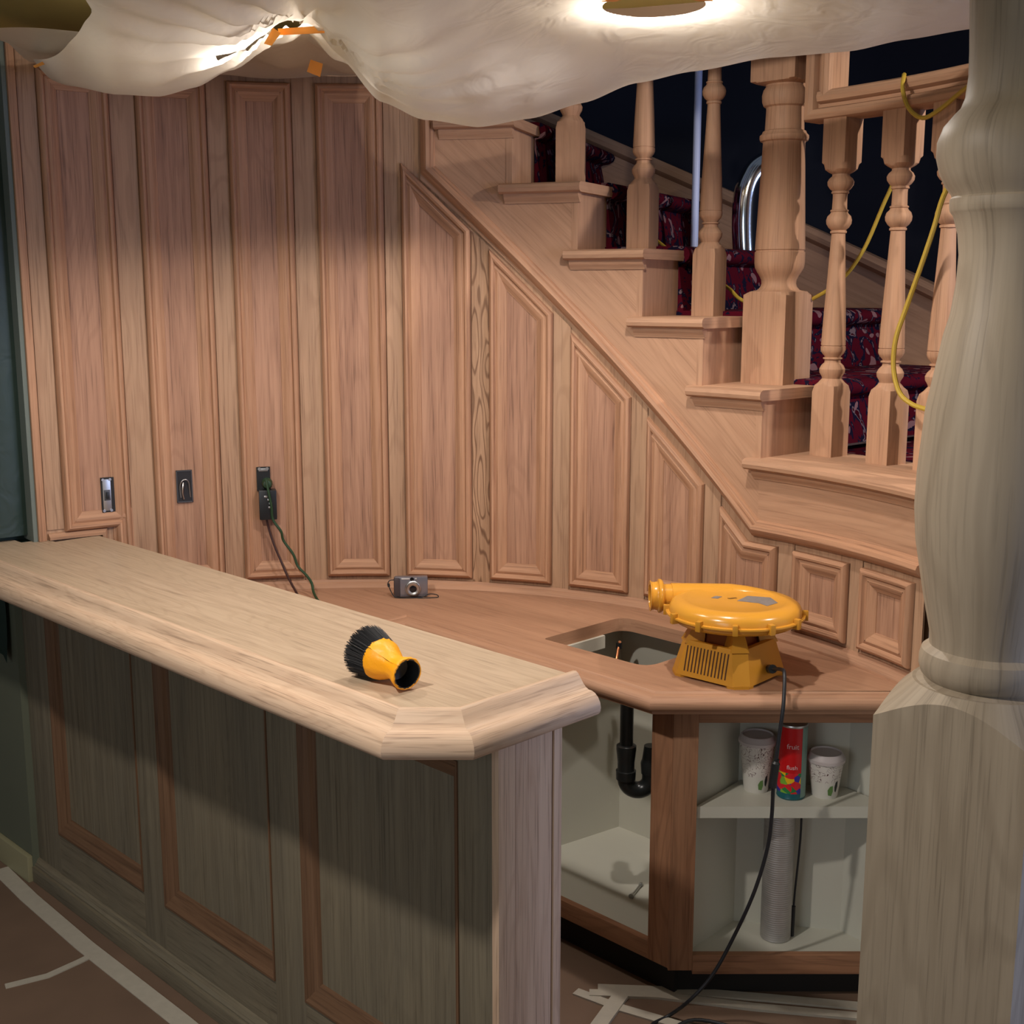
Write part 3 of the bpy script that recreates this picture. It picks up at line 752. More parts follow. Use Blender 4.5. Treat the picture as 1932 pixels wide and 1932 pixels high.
def sheet_z(x, y):
    px = 966+2327*x/max(y, .8)*1.045
    ys, zs = tab(px); 
    if y > ys:
        t = min(1, (y-ys)/.55); f = t*t*(3-2*t); z = zs+(2.43-zs)*f
    else:
        t = min(1, (ys-y)/1.15); f = t*t*(3-2*t); z = zs+(2.40-zs)*f
    # gathered folds running out from the tape at the far lamp
    dx, dy = x-(CAN2[0]+.10), y-(CAN2[1]-.05); r = math.hypot(dx, dy); a = math.atan2(dy, dx)
    z += .012*math.sin(a*17+2*math.sin(a*3))*math.exp(-(r-.16)**2/.05)*(1 if r > .06 else r/.06)
    z += .006*math.sin(x*5.1+y*3.2)+.004*math.sin(x*2.3-y*7)
    # taped up to the ceiling around the near lamp
    r1 = math.hypot(x-CAN1[0], y-CAN1[1])
    z += (2.385-z)*math.exp(-(r1/.36)**3)
    return min(z, 2.43)
m = M(); NX, NY = 170, 120; vs = []; keep = {}
def yfar(x):
    a = CY+math.sqrt(max(.01, 1.497**2-(x-CX)**2)); b = 3.42 if x < .1 else 3.42-.62*(x-.1)
    t = min(1, max(0, (x+.52)/.42)); t = t*t*(3-2*t)
    return a+(b-a)*t
def xmin(y): return -1.22+min(1, max(0, (3.3-y)/.75))*.38
XM = 1.28
for j in range(NY+1):
    for i in range(NX+1):
        v_ = j/NY; 
        y0 = 1.9; yr = y0+(3.66-y0)*v_; xm = xmin(yr)
        x = xm+(XM-xm)*i/NX; y = y0+(yfar(x)-y0)*v_
        vs.append((x, y, sheet_z(x, y)))
fs = []
for j in range(NY):
    for i in range(NX):
        q = [j*(NX+1)+i, j*(NX+1)+i+1, (j+1)*(NX+1)+i+1, (j+1)*(NX+1)+i]
        c = sum((Vector(vs[k]) for k in q), Vector())/4
        if math.hypot(c.x-CAN1[0], c.y-CAN1[1]) < .108: continue
        if math.hypot((c.x-CAN2[0])/1.35, (c.y-CAN2[1])/.8) < .075: continue
        fs.append(q)
used = {}
for q in fs:
    for k in range(4):
        e = tuple(sorted((q[k], q[(k+1) % 4]))); used[e] = used.get(e, 0)+1
for e, n_ in used.items():
    if n_ == 1:
        for k in e:
            v_ = Vector(vs[k])
            for (c_, rx, ry) in ((CAN1, .108, .108), (CAN2, .101, .06)):
                dx, dy = (v_.x-c_[0])/rx, (v_.y-c_[1])/ry; L_ = math.hypot(dx, dy)
                if .6 < L_ < 1.5: vs[k] = (c_[0]+dx/L_*rx, c_[1]+dy/L_*ry, v_.z)
m.add(vs, fs)
tag(m.build('plastic_sheet', SHEET, smooth=180, weld=False), 'translucent white plastic sheet draped under the ceiling with orange tape', 'plastic sheet')
def can(c, lab, r):
    t = thing('recessed_light', (c[0], c[1], 2.50), lab, 'ceiling light')
    m = M(); m.loft([(0, r-.002), (.10, r-.006), (.115, r*.6), (.12, .03)], None, 28, caps=False); m.build('baffle', BRONZE, t)
    m = M(); m.loft([(-.004, r+.012), (-.004, r-.006), (.002, r-.004), (.002, r+.012)], None, 28, caps=False); m.build('trim_ring', BRONZE, t)
    m, = (M(),); m.loft([(.112, .018), (.095, .02), (.07, .038), (.062, .04)], None, 24); b = m.build('bulb', plain('lamp_glass', (1, .9, .75, 1), .3), t)
    bm = b.data.materials[0].node_tree.nodes['Principled BSDF']; bm.inputs['Emission Color'].default_value = (1, .8, .55, 1); bm.inputs['Emission Strength'].default_value = 6
can(CAN1, 'round recessed ceiling light in the taped hole of the plastic sheet', .10)
can(CAN2, 'recessed ceiling light glowing behind the gathered plastic near the panelled wall', .08)
def patch(corners, mat, name, lab, cat, group=None, th=.0015, n=3):
    c = [Vector(p) for p in corners]; nn = (c[1]-c[0]).cross(c[3]-c[0]).normalized()
    m = M(); vs = []; random.seed(int(abs(c[0].x*1000)))
    for j in range(n+1):
        for i in range(n+1):
            u, v = i/n, j/n; p = (c[0]*(1-u)+c[1]*u)*(1-v)+(c[3]*(1-u)+c[2]*u)*v
            vs.append(p+nn*random.uniform(-.3, .3)*th)
    k = (n+1)**2; vs += [p+nn*th for p in vs]; fs = []
    for j in range(n):
        for i in range(n):
            q = [j*(n+1)+i, j*(n+1)+i+1, (j+1)*(n+1)+i+1, (j+1)*(n+1)+i]; fs += [q, [a+k for a in q][::-1]]
    for i in range(n): fs += [[i, i+1, i+1+k, i+k], [n*(n+1)+i, n*(n+1)+i+1, n*(n+1)+i+1+k, n*(n+1)+i+k]]
    m.add(vs, fs)
    return tag(m.build(name, mat), lab, cat, group)
def tapepatch(pxs, Y, lab):
    patch([vy(x, y, Y+dy) for (x, y, dy) in pxs], TAPEO, 'masking_tape', lab, 'tape', 'orange tape on the plastic sheet')
tapepatch([(498, 82, 0), (515, 52, .0), (530, 62, .0), (512, 86, 0)], 2.90, 'short bent orange tape piece hanging left below the far lamp')
tapepatch([(527, 66, 0), (524, 54, .0), (612, 48, .0), (612, 62, 0)], 2.93, 'long orange tape strip across the gathered plastic right of the far lamp')
tapepatch([(579, 135, 0), (586, 112, 0), (609, 120, 0), (604, 145, 0)], 3.3, 'square orange tape patch hanging lowest on the crumpled plastic')
tapepatch([(432, 36, 0), (436, 28, 0), (520, 20, 0), (520, 26, 0)], 2.80, 'thin orange tape curve above the far lamp')
tapepatch([(62, 124, 0), (80, 116, 0), (84, 121, 0), (66, 128, 0)], 3.2, 'tiny orange tape at the left lower corner of the plastic')
for k, (a, lab) in enumerate(((-2.45, 'orange tape tab at the left edge of the round lamp hole'), (-1.95, 'small orange tape tab on the near rim of the round lamp hole, left of centre'), (-1.35, 'small orange tape tab on the near rim of the round lamp hole, right of centre'), (-.75, 'orange tape tab at the right edge of the round lamp hole'))):
    c = Vector((CAN1[0]+.105*math.cos(a), CAN1[1]+.105*math.sin(a), 2.380)); d = Vector((math.cos(a), math.sin(a), -.12)); n_ = Vector((-math.sin(a), math.cos(a), 0))
    patch([c-n_*.012, c+n_*.012, c+n_*.012+d*.035, c-n_*.012+d*.035], TAPEO, 'masking_tape', lab, 'tape', 'orange tape on the plastic sheet')
# crumpled flap of film hanging between the far lamp and the wall
m = M(); vs = []; fs = []; nu, nv = 40, 14
for j in range(nv+1):
    for i in range(nu+1):
        u = i/nu; v = j/nv
        x = -1.31+u*1.03; ye = CY+math.sqrt(1.485**2-(x-CX)**2)
        y = 3.12+(ye-3.12)*v
        z = 2.41+.012*v-.012*math.sin(PI*u)*math.sin(v*PI)+.012*math.sin(u*31+v*5)*math.sin(v*PI)+.008*math.sin(u*13-v*9)
        vs.append((x, y, min(z, 2.434)))
for j in range(nv):
    for i in range(nu): fs.append([j*(nu+1)+i, j*(nu+1)+i+1, (j+1)*(nu+1)+i+1, (j+1)*(nu+1)+i])
m.add(vs, fs); tag(m.build('plastic_flap', SHEET, smooth=180, weld=False), 'crumpled plastic flap taped to the top of the panelled wall behind the far lamp', 'plastic sheet')
# teal film at the left opening
m = M(); vs = []; fs = []; nu, nv = 24, 30
for j in range(nv+1):
    for i in range(nu+1):
        u = i/nu; v = j/nv; vs.append((-5.0-.02+.014*math.sin(u*26+v*2), 2.18-1.3*u, 1.085+1.40*v))
for j in range(nv):
    for i in range(nu): fs.append([j*(nu+1)+i, j*(nu+1)+i+1, (j+1)*(nu+1)+i+1, (j+1)*(nu+1)+i])
m.add(vs, fs); tag(m.build('plastic_curtain', TEAL, fn=bar, smooth=180, weld=False), 'dark green plastic curtain hanging left of the panelled wall', 'plastic sheet')
m = M(); vs = []; fs = []
for j in range(9):
    for i in range(nu+1):
        u = i/nu; v = j/8; vs.append((-5.05-1.5*u, 2.035+.012*math.sin(u*40+v*3), .70+.28*v+.04*math.sin(u*9)*(1-v)))
for j in range(8):
    for i in range(nu): fs.append([j*(nu+1)+i, j*(nu+1)+i+1, (j+1)*(nu+1)+i+1, (j+1)*(nu+1)+i])
m.add(vs, fs); tag(m.build('plastic_curtain', TEAL, fn=bar, smooth=180, weld=False), 'loose teal plastic end hanging under the left end of the bar top', 'plastic sheet')

# ================================================================ FLOOR TAPE
SN = [0]
def floor_strip(pts, wd, lab, grp='white tape on the floor paper'):
    SN[0] += 1; zo = SN[0]*.0012
    P = [az(x, y, 0) for x, y in pts]; m = M()
    path = [(p.x, p.y) for p in P]
    m.sweep(path, [(-wd/2, .0002), (-wd/2, .001+zo), (wd/2, .001+zo), (wd/2, .0002)])
    tag(m.build('floor_tape', TAPEW), lab, 'tape', grp)
floor_strip([(0, 1640), (55, 1694), (160, 1785), (340, 1926), (520, 2075)], .05, 'long pale tape strip along the foot of the bar front')
floor_strip([(10, 1862), (90, 1842), (150, 1815), (168, 1806)], .022, 'short torn tape strip on the brown paper at the lower left')
floor_strip([(1086, 1872), (1160, 1900), (1290, 1938), (1400, 1965)], .03, 'tape strip slanting to the lower right near the bar end')
floor_strip([(1128, 1866), (1290, 1872), (1450, 1885), (1640, 1902)], .032, 'tape strip running along the toe kick of the corner cabinet')
floor_strip([(1112, 1876), (1240, 1880), (1420, 1902), (1640, 1922)], .028, 'second tape strip in front of the toe kick, nearer the camera')
floor_strip([(1172, 1880), (1150, 1910), (1125, 1945)], .04, 'short wide tape strip crossing toward the camera near the bar end')

# ================================================================ SMALL THINGS
# air blower
BZ = .85
bl = thing('air_blower', (.545, 2.985, BZ), 'yellow electric air blower with round volute standing on the worktop', 'blower')
cut = []
def chq(hs, ch): return [(hs, -hs+ch), (hs, hs-ch), (hs-ch, hs), (-hs+ch, hs), (-hs, hs-ch), (-hs, -hs+ch), (-hs+ch, -hs), (hs-ch, -hs)]
ROT = Matrix.Rotation(R_(45+3), 3, 'Z')
def rot(v): return ROT @ Vector(v)
def lofted(m, rings):
    k = len(rings[0][1]); vs = [(x, y, z) for z, rg in rings for (x, y) in rg]
    fs = [[i*k+j, i*k+(j+1) % k, (i+1)*k+(j+1) % k, (i+1)*k+j] for i in range(len(rings)-1) for j in range(k)]
    fs += [list(range(k)), [(len(rings)-1)*k+j for j in range(k)]]
    m.add(vs, fs); return m
m = M(); lofted(m, [(0.006, chq(.113, .03)), (.012, chq(.111, .03)), (.085, chq(.094, .028)), (.092, chq(.091, .028)), (.0921, chq(.078, .026)), (.075, chq(.072, .026))])
base = m.build('base', YEL_D, bl, fn=rot, smooth=20)
# corner feet and ribs
for k in range(4):
    a = PI/4+k*PI/2; d = Vector((math.cos(a), math.sin(a), 0)); t = Vector((-d.y, d.x, 0))
    m = M(); vs = []
    for (r, w_, z0, z1) in ((.118, .030, 0, .007), (.150, .022, 0, .007)):
        pass
    ring = [d*.10+t*.035, d*.128+t*.032, d*.139+t*.018, d*.139-t*.018, d*.128-t*.032, d*.10-t*.035]
    lofted(m, [(0, [(p.x, p.y) for p in ring]), (.008, [(p.x, p.y) for p in ring])])
    for sgn in (-1, 1):
        q = t*sgn*.016
        m.add([d*.112+q+Vector((0, 0, .006)), d*.134+q+Vector((0, 0, .006)), d*.118+q+Vector((0, 0, .045)), d*.112+q+t*.004+Vector((0, 0, .006)), d*.134+q+t*.004+Vector((0, 0, .006)), d*.118+q+t*.004+Vector((0, 0, .045))], [[0, 1, 2], [3, 5, 4], [0, 3, 4, 1], [1, 4, 5, 2], [2, 5, 3, 0]])
    m.build('foot', YEL_D, bl, fn=rot)
# vent slots on the left front side: thin raised strips, the shade inside painted dark brown
m = M()
for k in range(13):
    u = -.060+k*.0098
    for sx in (-1,):
        z0, z1 = .018, .080
        f = lambda z: -(.111-(z-.012)*.017/.073)-.0006
        m.add([(f(z0), u, z0), (f(z0), u+.0036, z0), (f(z1), u+.0036, z1), (f(z1), u, z1), (f(z0)+.002, u, z0), (f(z0)+.002, u+.0036, z0), (f(z1)+.002, u+.0036, z1), (f(z1)+.002, u, z1)], [[0, 1, 2, 3], [4, 7, 6, 5], [0, 4, 5, 1], [1, 5, 6, 2], [2, 6, 7, 3], [3, 7, 4, 0]])
m2 = m; m2.v = [Vector((v.x, v.y, v.z)) for v in m2.v]
# slots face the side seen front-left
ROTS = Matrix.Rotation(R_(0), 3, 'Z')
m.build('vent_slots', plain('slot_shade', srgb(66, 34, 8), .7), bl, fn=rot, label='dark strips painting the shade in the vent slots')
# neck
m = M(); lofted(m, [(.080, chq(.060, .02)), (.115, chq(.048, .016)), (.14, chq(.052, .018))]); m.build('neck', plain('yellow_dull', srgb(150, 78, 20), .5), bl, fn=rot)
for k in range(4):
    a = PI/4+k*PI/2; d = Vector((math.cos(a), math.sin(a), 0)); t = Vector((-d.y, d.x, 0)); m = M()
    lofted(m, [(.085, [((d*.118+t*.022)[0], (d*.118+t*.022)[1]), ((d*.118-t*.022)[0], (d*.118-t*.022)[1]), ((d*.07-t*.03)[0], (d*.07-t*.03)[1]), ((d*.07+t*.03)[0], (d*.07+t*.03)[1])]),
               (.145, [((d*.085+t*.010)[0], (d*.085+t*.010)[1]), ((d*.085-t*.010)[0], (d*.085-t*.010)[1]), ((d*.06-t*.012)[0], (d*.06-t*.012)[1]), ((d*.06+t*.012)[0], (d*.06+t*.012)[1])])])
    m.build('bracket', YEL_D, bl, fn=rot)
ox = .012
m = M(); m.loft([(.128, .05), (.131, .120), (.136, .150), (.146, .163), (.152, .165), (.153, .1675), (.158, .1675), (.159, .164), (.170, .1635), (.180, .158), (.187, .147), (.190, .134), (.1895, .122), (.186, .114), (.186, .03)], None, 64, (ox, 0, 0)); m.build('volute', YEL, bl, smooth=50)
m = M(); m.loft([(.1535, .171), (.1535, .172), (.1575, .172), (.1575, .165), (.1535, .165)], None, 64, (ox, 0, 0), caps=False); m.build('seam_rim', YEL, bl)
for k in range(12):
    a = R_(20+k*30); m = M(); m.box(.160, .178, -.0065, .0065, .143, .168, bev=.001)
    rm = Matrix.Rotation(a, 3, 'Z'); m.build('clip', YEL_D, bl, fn=lambda v: rm @ v+Vector((ox, 0, 0)))
# raised back of the spiral and outlet horn
m = M(); pts = []
for k in range(15):
    a = R_(-30+k*8.6); rad = .125-.000*k; pts.append((ox+rad*math.cos(a), rad*math.sin(a), .163+.0+.004*k/14))
pts += [(ox-.10, .122, .168), (ox-.145, .120, .168)]
m.tube(pts, lambda t: .018+.0155*t, 20, 3); m.build('spiral', YEL, bl, smooth=60)
hm = Matrix.Rotation(R_(-90), 3, 'Y')
m = M(); m.loft([(.10, .031), (.165, .031), (.167, .040), (.172, .044), (.178, .044), (.181, .038), (.188, .036), (.196, .037), (.198, .040), (.2, .040), (.2, .030), (.16, .028)], None, 32, (ox, .120, .168), ax=hm, caps=False); m.build('outlet_flange', YEL, bl, smooth=40)
def sticker(parent, pts, z, name='sticker', mat=STICK):
    m = M(); m.prism([pts], z, z+.0006); return m.build(name, mat, parent)
sticker(bl, [(.015, -.005), (.05, .045), (.105, .028), (.112, -.025), (.08, -.055), (.065, -.028)], .1862)
sticker(bl, [(-.045, .025), (-.03, .045), (-.015, .038), (-.03, .018)], .1862)
sticker(bl, [(-.005, .022), (.018, .030), (.02, .022), (0, .014)], .1862, 'sticker', plain('brown_print', srgb(120, 84, 30), .4))
cb = plain('cord_black', (.012, .013, .017, 1), .45)
m = M(); P0 = Vector((.545, 2.985, BZ))
c3 = [vy(1452, 1262, 2.905)-P0, vy(1462, 1262, 2.875)-P0, vy(1474, 1263, 2.84)-P0, vy(1480, 1272, 2.80)-P0]
c3 += [vy(1478, 1330, 2.755)-P0]
for (x, y, Y) in ((1470, 1390, 2.75), (1464, 1440, 2.75), (1459, 1485, 2.75), (1456, 1540, 2.76), (1448, 1600, 2.77), (1424, 1680, 2.78), (1388, 1760, 2.80), (1345, 1838, 2.80), (1300, 1888, 2.795)): c3.append(vy(x, y, Y)-P0)
for (x, y) in ((1262, 1916), (1230, 1934), (1250, 1950)): c3.append(az(x, y, .006)-P0)
for (x, y) in ((1310, 1924), (1270, 1921),)[:1]: c3.append(az(x, y, .012)-P0)
c3.append(az(1400, 1945, .006)-P0)
c3.append(az(1500, 2000, .006)-P0)
m.tube(c3, .0046, 10, 6); cd = m.build('power_cord', cb, bl, smooth=60, label='black power cord hanging down to the floor')
m = M(); m.tube([vy(1466, 1432, 2.75)-P0, vy(1463, 1445, 2.75)-P0, vy(1458, 1478, 2.75)-P0, vy(1457, 1486, 2.75)-P0], lambda t: .010 if .2 < t < .9 else .006, 12, 4); m.build('cord_switch', BLACK, cd)
m = M(); m.tube([vy(1452, 1262, 2.92)-P0, vy(1458, 1262, 2.885)-P0], lambda t: .011, 12, 1); m.build('plug', BLACK, cd)

# dust brush
db = thing('dust_brush', (0, 0, 0), 'round black bristle brush nozzle wrapped in yellow tape lying on the bar top', 'brush')
mo = Vector((-.1925, 2.176, 1.104)); tip = Vector((-.286, 2.290, 1.118)); axd = (tip-mo).normalized(); Lb = (tip-mo).length
q = axd.to_track_quat('Z', 'Y').to_matrix()
m = M(); m.loft([(0, .0275), (-.0005, .0305), (.003, .0315), (.012, .029), (.028, .0235), (.042, .023), (.058, .030), (.072, .0365), (.084, .040), (.090, .040), (.0905, .036)], None, 40, tuple(mo), ax=q, caps=False)
for i, v in enumerate(m.v): m.v[i] = v+Vector((random.uniform(-1, 1), random.uniform(-1, 1), random.uniform(-1, 1)))*.0009
m.build('taped_socket', TAPEY, db, smooth=60)
m = M(); m.loft([(-.0002, .0285), (.0, .0262), (.03, .021), (.035, .0)], None, 32, tuple(mo), ax=q, caps=False); m.build('inner_sleeve', BLACK, db)
m = M(); m.loft([(.082, .037), (.095, .040), (.10, .038)], None, 32, tuple(mo), ax=q); m.build('collar', BLACK, db)
m = M(); random.seed(3)
ux = q @ Vector((1, 0, 0)); uy = q @ Vector((0, 1, 0))
for k in range(3600):
    a = random.uniform(0, 2*PI); r = .040*math.sqrt(random.uniform(.1, 1))
    e = ux*math.cos(a)+uy*math.sin(a)
    p0 = mo+axd*.088+e*r; Lh = .052+random.uniform(-.003, .002)
    p1 = p0+axd*Lh+e*(r*.26+random.uniform(-.0015, .0015)); s_ = e.cross(axd)*.0006
    if p1.z < 1.0705: p1.z = 1.0705+random.uniform(0, .002)
    if p0.z < 1.0705: p0.z = 1.0705
    s2 = e*.0005
    m.add([p0-s_, p0+s_, p0+s2, p1-s_*.6, p1+s_*.6, p1+s2], [[0, 1, 4, 3], [1, 2, 5, 4], [2, 0, 3, 5]])
m.build('bristles', BRISTLE, db, weld=False, kind='stuff')

# compact camera
cm = thing('digital_camera', (-.316, 3.762, .85), 'small silver compact camera standing on the worktop against the wall', 'camera', rz=R_(4))
m = M(); m.box(-.052, .052, -.013, .013, .002, .066, (1, 0, 0), bev=.005); m.build('body', CAMB, cm)
m = M(); m.box(-.054, -.034, -.019, .011, .003, .064, bev=.006); m.build('grip', CAMD, cm)
ay = Matrix.Rotation(R_(90), 3, 'X')
m = M(); m.loft([(.013, .0245), (.018, .0245), (.0195, .023), (.020, .021), (.0265, .020), (.028, .0185), (.0275, .014), (.0255, .0115)], None, 40, (.006, 0, .030), ax=ay); m.build('lens_ring', METAL, cm, smooth=40)
m = M(); m.loft([(.0258, .0112), (.0262, .010), (.0266, .004)], None, 32, (.006, 0, .030), ax=ay); m.build('lens', GLASSK, cm)
m = M(); m.loft([(.0125, .0062), (.0145, .006)], None, 20, (.003, 0, .0588), ax=ay); m.build('viewfinder', GLASSK, cm)
m = M(); m.box(-.030, -.004, -.0138, -.012, .0585, .0625, bev=.0005); m.build('flash', plain('flash_white', srgb(210, 205, 200), .2), cm)
m = M(); m.box(.012, .018, -.0138, -.012, .0585, .0625, bev=.0005); m.build('sensor_window', plain('flash_white2', srgb(190, 185, 180), .2), cm)
m = M(); m.tube([(-.054, -.002, .055), (-.066, -.004, .054), (-.072, -.005, .045), (-.068, -.006, .032), (-.062, -.008, .018), (-.050, -.018, .004), (-.02, -.024, .002), (.03, -.023, .003), (.055, -.02, .012), (.078, -.02, .010), (.084, -.02, .002), (.06, -.026, .0015), (.02, -.027, .0015)], .0016, 8, 6); sp = m.build('wrist_strap', RUBBER, cm)
m = M(); m.tube([(-.071, -.005, .044), (-.069, -.006, .034)], .004, 8, 1); m.build('strap_slider', RUBBER, sp)

# electrical boxes on the wall
def wallthing(name, th, z, lab, cat):
    p = W(th, z); o = thing(name, p, lab, cat); o.rotation_euler = (0, 0, R_(th+90)); return o   # local x to the viewer's left->, y into wall outward
# local frame: after rotation th+90, local +x = direction (-sin, cos) (increasing theta = viewer left); local -y = outward... use explicit mapping
def lx(v): return Vector((-v.x, v.y, v.z))
def frame_box(o, w_, h_, dep, mat, name='box', yf=.006):
    # solid block proud by a hair; near-black colour paints the shade inside open boxes, front faces the room (+y local)
    m = M(); t = .0015
    m.box(-w_/2, w_/2, -.002+.002, yf, -h_/2, h_/2)
    return m.build(name, mat, o)
sw = wallthing('light_switch', 120.55, 1.19, 'bare metal toggle switch without cover plate in the leftmost panel', 'switch')
frame_box(sw, .044, .106, .0, plain('box_shade', (.01, .009, .009, 1), .6), 'switch_box', .0075)  # near-black block, painted shade of the open box behind the switch
m = M(); m.box(-.006, .018, .0075, .0105, -.048, .048, bev=.001); m.build('yoke', METAL, sw)
m = M(); m.box(-.003, .015, .0105, .0135, -.016, .016, bev=.001); m.build('toggle_frame', STEELBOX, sw)
m = M(); m.box(.002, .010, .0135, .019, -.010, .010, bev=.001); m.build('toggle', BLACK, sw)
for (x, z) in ((-.0045, .047), (.0165, .047), (-.0045, -.047), (.0165, -.047)):
    m = M(); m.loft([(.009, .0045), (.0125, .0042)], None, 12, (x, 0, z), ax=Matrix.Rotation(R_(-90), 3, 'X')); m.build('screw', METAL, sw)
jb = wallthing('junction_box', 111.95, 1.20, 'empty metal junction box with loose grey wires in the second panel', 'junction box')
frame_box(jb, .048, .10, 0, plain('box_shade2', (.012, .010, .012, 1), .6), 'interior_shade', .007)  # shade inside the empty box painted as a near-black block
for (a, b, c, d) in ((-.024, -.021, -.05, .05), (.021, .024, -.05, .05), (-.024, .024, -.05, -.046), (-.024, .024, .047, .05)):
    m = M(); m.box(a, b, .006, .0095, c, d); m.build('box_rim', STEELBOX, jb)
m = M(); m.tube([(.012, .008, -.035), (.014, .011, 0), (.008, .016, .018), (-.004, .016, .022), (-.012, .014, .012), (-.014, .011, -.01), (-.016, .008, -.035)], .0018, 8, 5); m.build('wire', METAL, jb)
m = M(); m.tube([(.004, .008, -.04), (.008, .013, -.02), (.006, .016, .0), (.004, .012, .012)], .003, 8, 5); m.build('wire', METAL, jb)
ot = wallthing('wall_outlet', 102.75, 1.213, 'black bare wall outlet with metal ears in the third panel, plugs in it', 'outlet')
frame_box(ot, .042, .075, 0, BLACK, 'outlet_body', .012)
m = M(); m.box(-.014, .014, .012, .0145, .024, .034, bev=.001); m.build('yoke', METAL, ot)
for x in (-.012, .012):
    m = M(); m.loft([(.011, .0055), (.0165, .005)], None, 12, (x, 0, .032), ax=Matrix.Rotation(R_(-90), 3, 'X')); m.build('ear', METAL, ot)
pa = wallthing('power_adapter', 102.35, 1.14, 'black power adapter plugged into the third panel outlet with two cords', 'adapter')
m = M(); m.box(-.027, .027, .012, .050, -.052, .042, bev=.004); m.build('adapter_body', BLACK, pa)
for (x, z) in ((.006, .022), (-.004, .012), (-.008, .0), (-.006, -.012)):
    m = M(); m.box(x-.005, x+.005, .0495, .0515, z-.003, z+.003, bev=.0008); m.build('contact', METAL, pa)
m = M(); m.loft([(.012, .017), (.035, .016), (.045, .012), (.047, .006)], None, 20, (0, 0, .060), ax=Matrix.Rotation(R_(-90), 3, 'X')); m.build('plug', GREENC, pa)
bc = thing('appliance_cord', (0, 0, 0), 'thin brown cord running from the adapter down to the worktop', 'cord')
def cpts(lst): return [W(cyl(x, y, RR-h)[0], cyl(x, y, RR-h)[1], h) for x, y, h in lst]
m = M(); m.tube(cpts([(502, 975, .03), (508, 1000, .03), (518, 1030, .04), (533, 1065, .055), (545, 1092, .08)])+[az(566, 1128, .856), az(590, 1150, .856), az(640, 1180, .856)], .0035, 8, 6); m.build('cord', BROWNC, bc)
gc = thing('appliance_cord', (0, 0, 0), 'kinked dark green cord running from the outlet down to the worktop', 'cord')
m = M(); m.tube(cpts([(502, 905, .055), (507, 930, .058), (512, 955, .055), (515, 980, .05), (530, 1002, .055), (535, 1020, .05), (553, 1045, .06), (562, 1068, .065), (578, 1085, .08), (588, 1100, .10), (592, 1118, .13)])+[az(603, 1136, .856), az(625, 1150, .856), az(660, 1170, .856)], .0042, 8, 6); m.build('cord', GREENC, gc)

# under the sink
dp = thing('drain_pipe', (0, 0, 0), 'black plastic drain pipe with P-trap inside the sink cabinet', 'pipe')
X0, Y0 = vy(1182, 1400, 3.22).x, 3.22
za = lambda y: vy(1182, y, 3.22).z
m = M(); m.loft([(za(1425), .0185), (za(1300), .0185)], None, 24, (X0, Y0, 0)); m.build('tailpipe', BLACK_ABS, dp)
m = M(); m.loft([(za(1440), .023), (za(1418), .027), (za(1412), .028), (za(1406), .0275), (za(1404), .022)], None, 24, (X0, Y0, 0)); m.build('slip_nut', BLACK_ABS, dp)
m = M(); zt = za(1440); rb = .034
m.tube([(X0, Y0, zt+.01), (X0, Y0, zt-.03)]+[(X0+rb-rb*math.cos(R_(a)), Y0+.004, zt-.045-rb*math.sin(R_(a))) for a in range(0, 181, 20)]+[(X0+2*rb, Y0+.004, zt-.01)], .0235, 20, 3); m.build('trap_bend', BLACK_ABS, dp, smooth=60)
m = M(); m.loft([(zt-.045, .027), (zt-.02, .028), (zt-.018, .024)], None, 24, (X0, Y0, 0)); m.build('hub', BLACK_ABS, dp)
m = M(); m.loft([(zt-.03, .026), (zt-.0, .028), (zt+.01, .024), (zt+.05, .019)], None, 24, (X0+2*rb, Y0+.004, 0)); m.build('hub', BLACK_ABS, dp)
ct = thing('supply_tube', (0, 0, 0), 'thin copper supply tube with black nut seen through the sink cutout', 'pipe')
c0 = vy(1168, 1217, 3.50); c1 = vy(1162, 1252, 3.46)
m = M(); m.tube([c0+Vector((.002, .0, .01)), c0, c1, c1+Vector((-.003, .02, -.03)), c1+Vector((-.002, .06, -.04))], .0045, 10, 5); m.build('tube', COPPER, ct)
m = M(); m.tube([c0+Vector((0, 0, .006)), c0-Vector((0, 0, .010))], .009, 8, 1); m.build('nut', BLACK, ct)
bo = thing('bolt', (0, 0, 0), 'small steel bolt lying on the floor of the sink cabinet', 'bolt')
b0 = az(1192, 1690, .136); b1 = az(1210, 1668, .136)
m = M(); m.tube([b0, b1], .0035, 10, 1); m.build('shank', METAL, bo)
m = M(); m.tube([b0, b0+(b0-b1).normalized()*.005], .008, 12, 1); m.build('head', METAL, bo)
m = M(); m.tube([b1-(b1-b0).normalized()*.006, b1], .0065, 6, 1); m.build('nut', METAL, bo)

